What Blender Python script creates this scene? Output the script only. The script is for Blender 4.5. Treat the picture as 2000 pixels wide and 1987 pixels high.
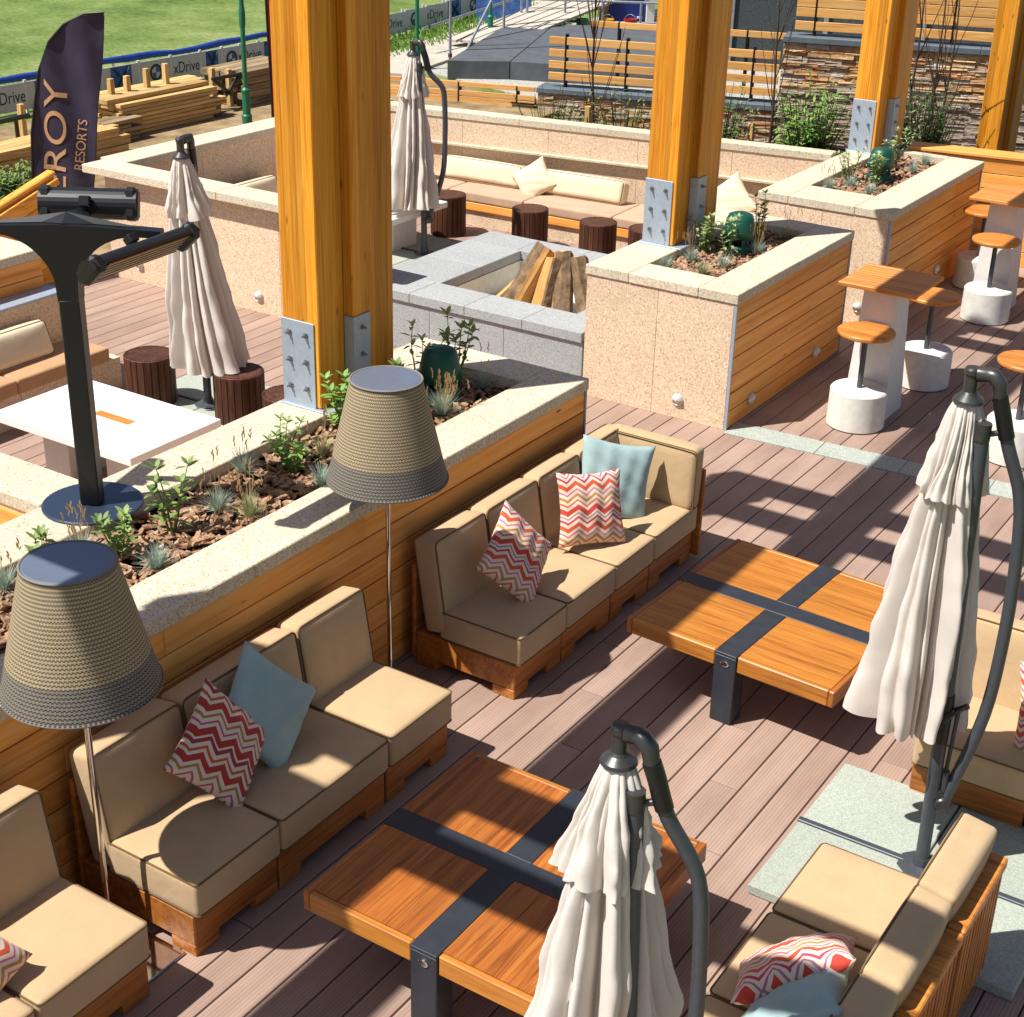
import bpy, bmesh, math, random
from mathutils import Vector, Matrix, Euler, noise as mnoise

# ------------------------------------------------------------------ scene, camera, light
for o in list(bpy.data.objects):
    bpy.data.objects.remove(o, do_unlink=True)
S = bpy.context.scene
COL = S.collection
R = math.radians

CAM = (4.33, -9.674, 4.313); YAW, PITCH, ROLL = R(32.636), R(25.501), R(1.485)
fwd = Vector((-math.sin(YAW)*math.cos(PITCH), math.cos(YAW)*math.cos(PITCH), -math.sin(PITCH)))
rgt = Vector((math.cos(YAW), math.sin(YAW), 0)); upv = rgt.cross(fwd)
r2 = rgt*math.cos(ROLL) + upv*math.sin(ROLL); u2 = -rgt*math.sin(ROLL) + upv*math.cos(ROLL)
cd = bpy.data.cameras.new('camera'); cam = bpy.data.objects.new('camera', cd); COL.objects.link(cam)
m3 = Matrix((r2, u2, -fwd)).transposed()
cam.matrix_world = Matrix.Translation(CAM) @ m3.to_4x4()
cd.sensor_width = 36; cd.sensor_fit = 'HORIZONTAL'; cd.lens = 36*2974.3/2000
cd.clip_start = .05; cd.clip_end = 600
S.camera = cam

SX, SY = .36, .50                                     # shadow offset per metre of height
to_sun = Vector((-SX, -SY, 1)).normalized()
sun_el = math.asin(to_sun.z); sun_az = math.atan2(to_sun.x, to_sun.y)
W = bpy.data.worlds.new('World'); S.world = W; W.use_nodes = True
wn = W.node_tree; sky = wn.nodes.new('ShaderNodeTexSky'); sky.sky_type = 'NISHITA'; sky.sun_disc = False
sky.sun_elevation = sun_el; sky.sun_rotation = sun_az; sky.altitude = 300; sky.air_density = .8; sky.dust_density = 1.4; sky.ozone_density = .6
bg = wn.nodes['Background']; wn.links.new(sky.outputs[0], bg.inputs[0]); bg.inputs[1].default_value = .072
sl = bpy.data.lights.new('sun', 'SUN'); sl.energy = 5.0; sl.angle = R(.53); sl.color = (1, .972, .925)
so = bpy.data.objects.new('sun', sl); COL.objects.link(so); so.rotation_euler = to_sun.to_track_quat('Z', 'Y').to_euler()
so.location = (-4, -6, 14)
S.render.engine = 'CYCLES'
S.view_settings.view_transform = 'Standard'; S.view_settings.look = 'None'
S.view_settings.exposure = .55; S.view_settings.gamma = 1; S.view_settings.use_curve_mapping = False
S.cycles.max_bounces = 5; S.cycles.diffuse_bounces = 3; S.cycles.glossy_bounces = 3; S.cycles.transmission_bounces = 3; S.cycles.transparent_max_bounces = 12

# ------------------------------------------------------------------ materials
def lin(h):
    if isinstance(h, str):
        c = [int(h[i:i+2], 16)/255 for i in (0, 2, 4)]
        return tuple(x/12.92 if x <= .04045 else ((x+.055)/1.055)**2.4 for x in c) + (1,)
    return tuple(h) + (1,) if len(h) == 3 else tuple(h)

class NT:
    def __init__(s, name, rough=.6, spec=.35, metal=0.):
        s.m = bpy.data.materials.new(name); s.m.use_nodes = True; s.t = s.m.node_tree
        s.b = s.t.nodes['Principled BSDF']
        s.b.inputs['Roughness'].default_value = rough; s.b.inputs['Specular IOR Level'].default_value = spec
        s.b.inputs['Metallic'].default_value = metal
    def n(s, typ, **k):
        n = s.t.nodes.new('ShaderNode'+typ)
        for a, v in k.items():
            if a[0] == 'i' and (a[1:].isdigit()):
                i = n.inputs[int(a[1:])]
                if hasattr(v, 'is_output') or isinstance(v, bpy.types.NodeSocket): s.t.links.new(v, i)
                else: i.default_value = v
            else: setattr(n, a, v)
        return n
    def math(s, op, a, b=0., c=0.):
        n = s.n('Math', operation=op)
        for i, v in enumerate((a, b, c)):
            if isinstance(v, bpy.types.NodeSocket): s.t.links.new(v, n.inputs[i])
            elif i < len(n.inputs): n.inputs[i].default_value = v
        return n.outputs[0]
    def link(s, a, b): s.t.links.new(a, s.b.inputs[b] if isinstance(b, str) else b)
    def coord(s, scale=(1, 1, 1), rnd=True):
        tc = s.n('TexCoord'); v = tc.outputs['Object']
        if rnd:
            oi = s.n('ObjectInfo'); mul = s.n('VectorMath', operation='SCALE', i0=(37.1, 91.7, 53.3)); s.t.links.new(oi.outputs['Random'], mul.inputs['Scale'])
            ad = s.n('VectorMath', operation='ADD', i0=v, i1=mul.outputs[0]); v = ad.outputs[0]
        mp = s.n('VectorMath', operation='MULTIPLY', i0=v, i1=scale)
        return mp.outputs[0]
    def ramp(s, fac, stops, interp='LINEAR'):
        r = s.n('ValToRGB'); r.color_ramp.interpolation = interp
        e = r.color_ramp.elements
        while len(e) < len(stops): e.new(.5)
        for i, (p, c) in enumerate(stops): e[i].position = p; e[i].color = lin(c)
        s.t.links.new(fac, r.inputs[0]); return r.outputs[0]
    def noise(s, v, scale, detail=4, rough=.55, dist=0.):
        n = s.n('TexNoise'); s.t.links.new(v, n.inputs['Vector']); n.inputs['Scale'].default_value = scale
        n.inputs['Detail'].default_value = detail; n.inputs['Roughness'].default_value = rough; n.inputs['Distortion'].default_value = dist
        return n.outputs[0]
    def voro(s, v, scale, feature='F1', out='Distance', rnd=1.):
        n = s.n('TexVoronoi', feature=feature); s.t.links.new(v, n.inputs['Vector']); n.inputs['Scale'].default_value = scale
        n.inputs['Randomness'].default_value = rnd
        return n.outputs[out]
    def mix(s, fac, a, b, mode='MIX'):
        n = s.n('Mix', data_type='RGBA', blend_type=mode)
        for i, v in ((0, fac), (6, a), (7, b)):
            if isinstance(v, bpy.types.NodeSocket): s.t.links.new(v, n.inputs[i])
            else: n.inputs[i].default_value = v if i == 0 else lin(v)
        return n.outputs[2]
    def tone(s, col, lo, hi):                          # per-object brightness
        oi = s.n('ObjectInfo'); f = s.n('MapRange'); s.t.links.new(oi.outputs['Random'], f.inputs[0])
        f.inputs[3].default_value = lo; f.inputs[4].default_value = hi
        n = s.n('VectorMath', operation='SCALE', i0=col); s.t.links.new(f.outputs[0], n.inputs['Scale'])
        return n.outputs[0]
    def bump(s, h, strength=.3, dist=.004):
        n = s.n('Bump'); n.inputs['Strength'].default_value = strength; n.inputs['Distance'].default_value = dist
        s.t.links.new(h, n.inputs['Height']); s.t.links.new(n.outputs[0], s.b.inputs['Normal'])
MT = {}
def plain(name, col, rough=.6, spec=.35, metal=0., var=.06, sc=30, bump=.1, bd=.002):
    k = NT(name, rough, spec, metal); v = k.coord()
    f = k.noise(v, sc, 5)
    c = lin(col); lo = tuple(x*(1-var*2) for x in c[:3]); hi = tuple(min(1, x*(1+var*2)) for x in c[:3])
    k.link(k.ramp(f, [(.25, lo), (.75, hi)]), 'Base Color')
    if bump: k.bump(f, bump, bd)
    MT[name] = k.m; return k
def wood(name, dark, mid, light, axis='y', rough=.55, knots=.0, tlo=.85, thi=1.12, spec=.3, grain=1., bump=.12, warp=1.6):
    k = NT(name, rough, spec)
    a = {'x': (1.1, 26, 26), 'y': (26, 1.1, 26), 'z': (26, 26, 1.1)}[axis]
    v = k.coord(a)
    g = k.noise(v, 1.0*grain, 6, .62, warp)
    a2 = {'x': (.45, 7, 7), 'y': (7, .45, 7), 'z': (7, 7, .45)}[axis]
    g2 = k.noise(k.coord(a2), 1.0, 3, .5, .8)
    fine = k.noise(k.coord(tuple(x*5 for x in a)), 1., 3, .6)
    f = k.math('ADD', k.math('MULTIPLY', g, .62), k.math('ADD', k.math('MULTIPLY', g2, .28), k.math('MULTIPLY', fine, .12)))
    c = k.ramp(f, [(.36, dark), (.5, mid), (.64, light)])
    if knots:
        a3 = {'x': (2.2, 7, 7), 'y': (7, 2.2, 7), 'z': (7, 7, 2.2)}[axis]
        kv = k.voro(k.coord(a3), 1.)
        km = k.ramp(kv, [(.035, (1, 1, 1)), (.085, (0, 0, 0))])
        sp = k.n('SeparateColor'); k.t.links.new(km, sp.inputs[0])
        c = k.mix(k.math('MULTIPLY', sp.outputs[0], knots), c, tuple(x*.28 for x in lin(dark)[:3]))
    c = k.tone(c, tlo, thi)
    k.link(c, 'Base Color'); k.bump(f, bump, .003)
    rr = k.n('MapRange'); k.t.links.new(f, rr.inputs[0]); rr.inputs[3].default_value = rough+.12; rr.inputs[4].default_value = rough-.12
    k.link(rr.outputs[0], 'Roughness')
    MT[name] = k.m; return k
def granite(name, stops, scale=95, rough=.75, big=.12, bump=.25, fine=240, finew=.45):
    k = NT(name, rough, .3); v = k.coord()
    vc = k.n('TexVoronoi'); k.t.links.new(v, vc.inputs['Vector']); vc.inputs['Scale'].default_value = scale
    sp = k.n('SeparateColor'); k.t.links.new(vc.outputs['Color'], sp.inputs[0])
    c = k.ramp(sp.outputs[0], stops, 'CONSTANT')
    vf = k.n('TexVoronoi'); k.t.links.new(v, vf.inputs['Vector']); vf.inputs['Scale'].default_value = fine
    sf = k.n('SeparateColor'); k.t.links.new(vf.outputs['Color'], sf.inputs[0])
    c2 = k.ramp(sf.outputs[1], stops, 'CONSTANT')
    c = k.mix(finew, c, c2)
    g = k.noise(v, 1.7, 4); lo = 1-big; hi = 1+big
    mr = k.n('MapRange'); k.t.links.new(g, mr.inputs[0]); mr.inputs[1].default_value = .3; mr.inputs[2].default_value = .7; mr.inputs[3].default_value = lo; mr.inputs[4].default_value = hi
    sc = k.n('VectorMath', operation='SCALE', i0=c); k.t.links.new(mr.outputs[0], sc.inputs['Scale'])
    k.link(k.tone(sc.outputs[0], .94, 1.05), 'Base Color'); k.bump(vc.outputs['Distance'], bump, .003)
    MT[name] = k.m; return k
def fabric(name, col, scale=420, var=.08, rough=.9, bump=.25):
    k = NT(name, rough, .15); v = k.coord()
    f = k.noise(v, scale, 2, .6); g = k.noise(v, 6, 4)
    c = lin(col); lo = tuple(x*(1-var*2.4) for x in c[:3]); hi = tuple(min(1, x*(1+var*1.6)) for x in c[:3])
    ff = k.math('ADD', k.math('MULTIPLY', f, .55), k.math('MULTIPLY', g, .45))
    k.link(k.ramp(ff, [(.3, lo), (.7, hi)]), 'Base Color')
    k.b.inputs['Sheen Weight'].default_value = .15
    k.bump(k.math('ADD', k.math('MULTIPLY', f, .25), k.math('ADD', k.math('MULTIPLY', k.noise(v, 22, 4), .6), k.math('MULTIPLY', k.noise(v, 5.5, 3, .5, 1.5), 2.2))), bump, .008)
    MT[name] = k.m; return k

# timber
wood('clad_y', 'd27f30', 'efa24e', 'f6b768', 'y', .58, .95, .82, 1.08, .3, .7, .06, .7)
wood('clad_x', 'd27f30', 'efa24e', 'f6b768', 'x', .58, .95, .82, 1.08, .3, .7, .06, .7)
wood('slat', 'b97c3e', 'd7a05a', 'e3b472', 'x', .6, .4, .88, 1.08)
wood('pine_y', '94703e', 'c6a266', 'd8ba84', 'y', .8, .6, .72, 1.12)
wood('pine_z', '94703e', 'c6a266', 'd8ba84', 'z', .8, .6, .8, 1.12)
wood('oldpine_y', '5d4c38', '937c5c', 'b29a76', 'y', .85, .5, .6, 1.1)
wood('teak_x', '7c4717', 'ad6c29', 'bd7e36', 'x', .42, 0, .9, 1.08, .4, 1.3, .06)
wood('teak_y', '713c15', 'a35d26', 'b67232', 'y', .42, 0, .82, 1.1, .4, 1.3, .06)
wood('teakbase_x', '7a4318', 'ac682c', 'be7c3a', 'x', .45, 0, .85, 1.05, .4)
wood('teakbase_y', '7a4318', 'ac682c', 'be7c3a', 'y', .45, 0, .85, 1.05, .4)
wood('stump', '2c1710', '4a2a1c', '63402d', 'z', .6, 0, .8, 1.2)
wood('barseat', '8a4d1e', 'c27a35', 'd28d45', 'x', .42, 0, .9, 1.08)
wood('stair', 'c07a26', 'e0a044', 'eab45c', 'y', .5, .5, .85, 1.1)
wood('log_core', '8a6230', 'bb8c50', 'd2ab70', 'z', .85, .0, .9, 1.1)
k = plain('log_bark', '75604a', .95, .1, 0, .3, 14, .9, .02)
# glued laminated columns
k = NT('glulam', .48, .35); tc = k.n('TexCoord'); sp = k.n('SeparateXYZ', i0=tc.outputs['Object'])
oi = k.n('ObjectInfo')
lx = k.math('FLOOR', k.math('MULTIPLY', k.math('ADD', sp.outputs[0], 5.013), 22.5)); ly = k.math('FLOOR', k.math('MULTIPLY', k.math('ADD', sp.outputs[1], 5.05), 8.))
cv = k.n('CombineXYZ', i0=lx, i1=ly, i2=k.math('MULTIPLY', oi.outputs['Random'], 77))
wnz = k.n('TexWhiteNoise', noise_dimensions='3D', i0=cv.outputs[0])
cs = k.n('CombineXYZ', i0=k.math('MULTIPLY', lx, 3.7), i1=k.math('MULTIPLY', ly, 5.1), i2=0.)
v = k.coord((46, 46, 1.3)); vv = k.n('VectorMath', operation='ADD', i0=v, i1=cs.outputs[0]).outputs[0]
g = k.noise(vv, 1., 6, .6, 1.4)
v2 = k.n('VectorMath', operation='ADD', i0=k.coord((9, 9, .5)), i1=cs.outputs[0]).outputs[0]; g2 = k.noise(v2, 1., 3)
f = k.math('ADD', k.math('MULTIPLY', g, .72), k.math('MULTIPLY', g2, .28))
c = k.ramp(f, [(.34, 'b8690f'), (.5, 'd98e22'), (.66, 'e6a640')])
mr = k.n('MapRange'); k.t.links.new(wnz.outputs[0], mr.inputs[0]); mr.inputs[3].default_value = .66; mr.inputs[4].default_value = 1.16
c = k.n('VectorMath', operation='SCALE', i0=c); k.t.links.new(mr.outputs[0], c.inputs['Scale'])
kv = k.voro(k.coord((11, 11, 3.4)), 1.); km = k.ramp(kv, [(.05, (1, 1, 1)), (.12, (0, 0, 0))]); ks = k.n('SeparateColor'); k.t.links.new(km, ks.inputs[0])
c = k.mix(k.math('MULTIPLY', ks.outputs[0], .7), c.outputs[0], '5f2c08')
k.link(c, 'Base Color'); k.bump(f, .08, .002); MT['glulam'] = k.m
# stone
granite('granite_pink', [(0, '8f7a66'), (.07, 'c4a484'), (.22, 'd9bd9c'), (.5, 'e3cdb0'), (.78, 'd4b090'), (.92, 'ebddc8')], 105, .85, .05, .2, 240, .45)
granite('granite_cope', [(0, '8a8276'), (.08, 'b0a28b'), (.22, 'cbbda2'), (.5, 'd5c8b0'), (.8, 'c6b391'), (.92, 'ded3c0')], 120, .8, .06, .3, 190, .35)
granite('granite_edge', [(0, '5a5a5c'), (.2, '8f8f8e'), (.5, 'b3b1ac'), (.8, '9c9890'), (.92, 'c9c7c2')], 120, .7)
granite('granite_grey', [(0, '7c7d7e'), (.15, '979997'), (.45, 'a9abaa'), (.75, '9c9e9d'), (.92, 'b9bbb9')], 140, .7, .05)
granite('granite_strip', [(0, '7f847c'), (.2, '9aa095'), (.5, 'aeb4a8'), (.8, 'a2a79b'), (.92, 'c0c4ba')], 150, .8, .04)
granite('slab_conc', [(0, '8f958a'), (.3, 'a3a99c'), (.6, 'aeb4a6'), (.85, '9ba193')], 160, .9, .05)
plain('concrete', 'd6d3c8', .85, .2, 0, .06, 16, .35, .004); plain('white_top', 'e9e8e4', .35, .4, 0, .01, 8, .02)
plain('white_side', 'd8d5cf', .6, .3, 0, .03, 20, .05)
plain('grout', '7c7060', .95, .1)
# stone facing
k = NT('wall_stone', .9, .15); oi = k.n('ObjectInfo'); v = k.coord((1, 1, 2.4))
base = k.ramp(oi.outputs['Random'], [(0, 'a3968a'), (.14, 'c98f54'), (.28, 'b09e8a'), (.42, 'd2a56c'), (.52, 'a87647'), (.62, 'b8aa9a'), (.74, 'd6b280'), (.86, 'b8793c'), (.95, 'd0c8be')], 'CONSTANT')
nn = k.noise(v, 16, 6); c = k.mix(.35, base, k.ramp(nn, [(.3, '6a5a4a'), (.5, 'b89c7c'), (.7, 'ded0ba')]))
k.link(c, 'Base Color'); k.bump(nn, .9, .02); MT['wall_stone'] = k.m
# decking
k = NT('decking', .7, .3); v = k.coord((22, 1.2, 22)); g = k.noise(v, 1., 5, .6, .5); g2 = k.noise(k.coord((3, 1.2, 3)), 1., 4)
f = k.math('ADD', k.math('MULTIPLY', g, .28), k.math('MULTIPLY', g2, .72))
c = k.ramp(f, [(.28, '8c7264'), (.5, '9f8576'), (.72, 'af9686')])
oi = k.n('ObjectInfo'); tc = k.n('TexCoord'); sp = k.n('SeparateXYZ', i0=tc.outputs['Object'])
sn = k.math('SINE', k.math('MULTIPLY', sp.outputs[0], 380.))
grv = k.math('GREATER_THAN', oi.outputs['Random'], .12)
hh = k.math('MULTIPLY', k.math('MULTIPLY', sn, grv), .5)
dk = k.math('MULTIPLY', k.math('LESS_THAN', hh, -.3), .22)
c = k.mix(dk, c, '4c3830')
k.link(k.tone(c, .91, 1.07), 'Base Color'); k.bump(k.math('ADD', hh, k.math('MULTIPLY', g, .3)), .25, .0025); MT['decking'] = k.m
plain('deck_under', '241b17', .95, .05)
# fabrics
fabric('tan', 'bb9f79', 420, .06); fabric('taupe', 'bf9d82'); fabric('sandpad', 'b98f68'); fabric('beige', 'dccbac', 300); fabric('teal', '9ab2b0', 300); fabric('canvas', 'e0d8ce', 500, .04, .9, .10)
k = NT.__new__(NT); k.m = MT['canvas']; k.t = k.m.node_tree; k.b = k.t.nodes['Principled BSDF']
ts = k.n('BsdfTranslucent', i0=lin('d8c2a8')); mx = k.n('MixShader'); mx.inputs[0].default_value = .2; out = k.t.nodes['Material Output']
k.t.links.new(k.b.outputs[0], mx.inputs[1]); k.t.links.new(ts.outputs[0], mx.inputs[2]); k.t.links.new(mx.outputs[0], out.inputs[0])
plain('piping', '6d5535', .8, .2)
def chevron(name, stops, fu, fv, per):
    k = NT(name, .9, .15); tc = k.n('TexCoord'); sp = k.n('SeparateXYZ', i0=tc.outputs['Object'])
    tri = k.math('PINGPONG', k.math('ADD', k.math('MULTIPLY', sp.outputs[0], fu), 40.), 1.)
    s_ = k.math('FRACT', k.math('ADD', k.math('MULTIPLY', sp.outputs[1], fv), k.math('ADD', k.math('MULTIPLY', tri, per), 20.)))
    c = k.ramp(s_, stops, 'CONSTANT')
    v = k.coord(); wv = k.noise(v, 380, 2); g = k.noise(v, 20, 4)
    c = k.mix(k.math('MULTIPLY', k.math('SUBTRACT', 1., wv), .3), c, '8a6f60')
    k.link(c, 'Base Color'); k.bump(k.math('ADD', g, k.math('MULTIPLY', wv, .2)), .3, .006); k.b.inputs['Sheen Weight'].default_value = .15
    MT[name] = k.m
WH = 'e8d6bf'
chevron('chevron', [(0, 'cf3a30'), (.13, WH), (.21, 'd96a4a'), (.26, WH), (.33, 'c08a48'), (.40, WH), (.48, 'd46a8e'), (.52, WH), (.60, 'd8532c'), (.71, WH), (.79, 'c5325a'), (.85, WH), (.91, 'a8708c'), (.945, WH)], 18., 4.3, .17)
chevron('chevron_dark', [(0, 'b02a26'), (.15, WH), (.23, 'c2486a'), (.27, WH), (.36, 'b27f3c'), (.42, WH), (.5, 'b42c2a'), (.64, WH), (.71, 'c2582c'), (.77, WH), (.86, '9c2c38'), (.95, WH)], 18., 4.3, .18)
# metals and paint
plain('black_metal', '101114', .42, .5, 0, .05, 60, .02); plain('strap', '2b2f36', .5, .45, 0, .1, 14, .06)
plain('grey_metal', '4b4f55', .42, .5, .3, .05, 40, .03); plain('galvanised', 'a3afbc', .5, .5, .35, .05, 30, .03)
plain('chrome', 'd8d8d8', .08, .5, 1, .02, 10, 0); plain('scaffold', '9a9fa2', .5, .5, .6, .12, 12, .05)
plain('cast_metal', '4a4a49', .35, .5, .55, .08, 40, .05); plain('lamp_cap', '7d8798', .38, .5, .5, .03, 30, .02); plain('heater_disc', '3d4a60', .32, .5, .5, .03, 30, .02)
plain('bolt', '9a9c9e', .35, .5, .9, .05, 30, 0); plain('green_plastic', '0f4a3a', .42, .45, 0, .08, 20, .05); plain('green_paint', '1c6b4c', .45, .45, 0, .05, 20, .02)
plain('gold_reflector', '80642e', .28, .5, .85, .25, 40, .1); plain('lens', 'eee3ac', .3, .5); plain('steel_ring', 'c9c7c2', .38, .5, .25, .03, 20, 0)
plain('membrane', '55585c', .75, .3, 0, .12, 5, .3, .01); plain('cap_slate', '5c666d', .6, .35, 0, .08, 8, .1); plain('blue_paint', '22307c', .5, .4); plain('dark_panel', '3c4244', .7, .3, 0, .25, 30, .1)
plain('banner', 'b9bcc0', .7, .25, 0, .04, 6, .03); plain('banner_print', '3b4048', .7, .2); plain('banner_blue', '3b5d9a', .6, .3, 0, .25, 9, 0); plain('tarp_blue', '22418e', .55, .35, 0, .15, 9, .4, .02)
plain('flag_cloth', '3a3445', .75, .25, 0, .12, 5, .25, .02); plain('flag_print', 'c99d74', .75, .2, 0, .05)
plain('soil', '33231a', .95, .1, 0, .3, 40, .6, .02); plain('path_conc', 'b3aa9c', .9, .2, 0, .08, 3, .1); plain('gravel', 'a5a29a', .95, .1, 0, .2, 25, .4, .02); plain('dirt', '8a7558', .95, .1, 0, .25, 4, .4, .02)
plain('plastic_white', 'cfd4d6', .4); plain('red_paint', 'a8242c', .6); plain('yellow_paint', 'd39a1a', .6)
# wicker lampshade: woven rows in polar coordinates
def wicker(name, a, b, hole):
    k = NT(name, .7, .3); tc = k.n('TexCoord'); sp = k.n('SeparateXYZ', i0=tc.outputs['Object'])
    th = k.math('ARCTAN2', sp.outputs[1], sp.outputs[0])
    rw = k.math('MULTIPLY', sp.outputs[2], 66.); fl = k.math('FLOOR', rw)
    cu = k.math('ADD', k.math('MULTIPLY', th, 104/6.28318), k.math('MULTIPLY', fl, .5))
    wx = k.math('ABSOLUTE', k.math('SINE', k.math('MULTIPLY', cu, 3.14159))); wz = k.math('ABSOLUTE', k.math('SINE', k.math('MULTIPLY', rw, 3.14159)))
    h = k.math('MAXIMUM', wx, wz)
    nz = k.noise(k.coord((40, 40, 40)), 1., 3)
    c = k.ramp(h, [(.55, hole), (.74, a), (.97, b)]); c = k.mix(k.math('MULTIPLY', nz, .3), c, a)
    k.link(c, 'Base Color'); k.bump(h, .22, .004); MT[name] = k.m
wicker('wicker', '6c5e49', 'b3a283', '140f0a'); wicker('wicker_low', '4e4942', '857e74', '0d0a08')
# plants
def leafm(name, lo, hi, tr=.25, rough=.5):
    k = NT(name, rough, .35); oi = k.n('ObjectInfo'); g = k.noise(k.coord((9, 9, 9)), 1., 4)
    c = k.ramp(g, [(.3, lo), (.7, hi)]); k.link(c, 'Base Color')
    ts = k.n('BsdfTranslucent', i0=lin(hi)); mx = k.n('MixShader'); mx.inputs[0].default_value = tr
    out = k.t.nodes['Material Output']; k.t.links.new(k.b.outputs[0], mx.inputs[1]); k.t.links.new(ts.outputs[0], mx.inputs[2]); k.t.links.new(mx.outputs[0], out.inputs[0])
    MT[name] = k.m
leafm('leaf', '55733a', '98ae62'); leafm('leaf_pale', '7d9a5c', 'b9c48c'); leafm('leaf_dark', '33502a', '5a7e40'); leafm('leaf_bright', '5f8a3c', '9cbc60')
leafm('leaf_olive', '5f7038', '98a45a'); leafm('fescue', '84998a', 'b4c6b4', .25, .6); leafm('fescue_dry', '8f9a6a', 'b9b688', .2, .6); leafm('straw', 'b08c58', 'dcbc8a', .25, .7); leafm('grassblade', '4f7a2a', '86a54a')
plain('stem', '5c4a34', .8, .2); plain('stem_green', '6b7a3c', .7, .2); plain('twig', '4a3a30', .85, .2)
k = NT('bark_chip', .85, .2); g = k.noise(k.coord((1, 1, 1)), 19., 2, .5); c = k.ramp(k.voro(k.coord((1, 1, 1)), 24., out='Color') if False else g, [(.28, '4d382b'), (.40, '86654d'), (.50, 'b08a6a'), (.58, '75604f'), (.66, 'c0a283'), (.76, '8f7159')])
k.link(c, 'Base Color'); k.bump(k.noise(k.coord((60, 60, 60)), 1., 3), .5, .004); MT['bark_chip'] = k.m
k = NT('grass', .9, .15); v = k.coord((1, 1, 1), False); n1 = k.noise(v, .55, 5, .6); n2 = k.noise(k.coord((2.2, 7, 3), False), 3., 8, .78)
f = k.math('ADD', k.math('MULTIPLY', n1, .42), k.math('MULTIPLY', n2, .58))
k.link(k.ramp(f, [(.36, '475a2a'), (.45, '6c8440'), (.53, '899c56'), (.62, 'b2b080')]), 'Base Color'); k.bump(n2, .9, .08); MT['grass'] = k.m

# ------------------------------------------------------------------ mesh helpers
_cb = {}
def cbox(hx, hy, hz, c):
    key = (round(hx, 5), round(hy, 5), round(hz, 5), round(c, 5))
    if key in _cb: return _cb[key]
    h = (hx, hy, hz); V = []; F = []; ix = {}
    if c <= 0:
        for sx in (-1, 1):
            for sy in (-1, 1):
                for sz in (-1, 1): V.append((sx*hx, sy*hy, sz*hz))
        F = [(0, 1, 3, 2), (4, 6, 7, 5), (0, 4, 5, 1), (2, 3, 7, 6), (0, 2, 6, 4), (1, 5, 7, 3)]
    else:
        c = min(c, min(h)*.8)
        for sx in (-1, 1):
            for sy in (-1, 1):
                for sz in (-1, 1):
                    for a in range(3):
                        s = (sx, sy, sz); ix[s+(a,)] = len(V)
                        V.append(tuple(s[i]*(h[i] if i == a else h[i]-c) for i in range(3)))
        def add(f):
            p = [Vector(V[i]) for i in f]; n = (p[1]-p[0]).cross(p[2]-p[0]); ce = sum(p, Vector())/len(p)
            F.append(tuple(f) if n.dot(ce) > 0 else tuple(reversed(f)))
        for a in range(3):
            b, d = [(1, 2), (0, 2), (0, 1)][a]
            for s in (-1, 1):
                q = []
                for (sb, sd) in ((-1, -1), (1, -1), (1, 1), (-1, 1)):
                    t = [0]*3; t[a] = s; t[b] = sb; t[d] = sd; q.append(ix[tuple(t)+(a,)])
                add(q)
        for a, b, d in ((0, 1, 2), (0, 2, 1), (1, 2, 0)):
            for sa in (-1, 1):
                for sb in (-1, 1):
                    q = []
                    for sd, o in ((-1, (a, b)), (1, (b, a))):
                        t = [0]*3; t[a] = sa; t[b] = sb; t[d] = sd
                        q += [ix[tuple(t)+(o[0],)], ix[tuple(t)+(o[1],)]]
                    add(q)
        for sx in (-1, 1):
            for sy in (-1, 1):
                for sz in (-1, 1): add([ix[(sx, sy, sz, a)] for a in range(3)])
    _cb[key] = (V, F); return V, F
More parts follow.
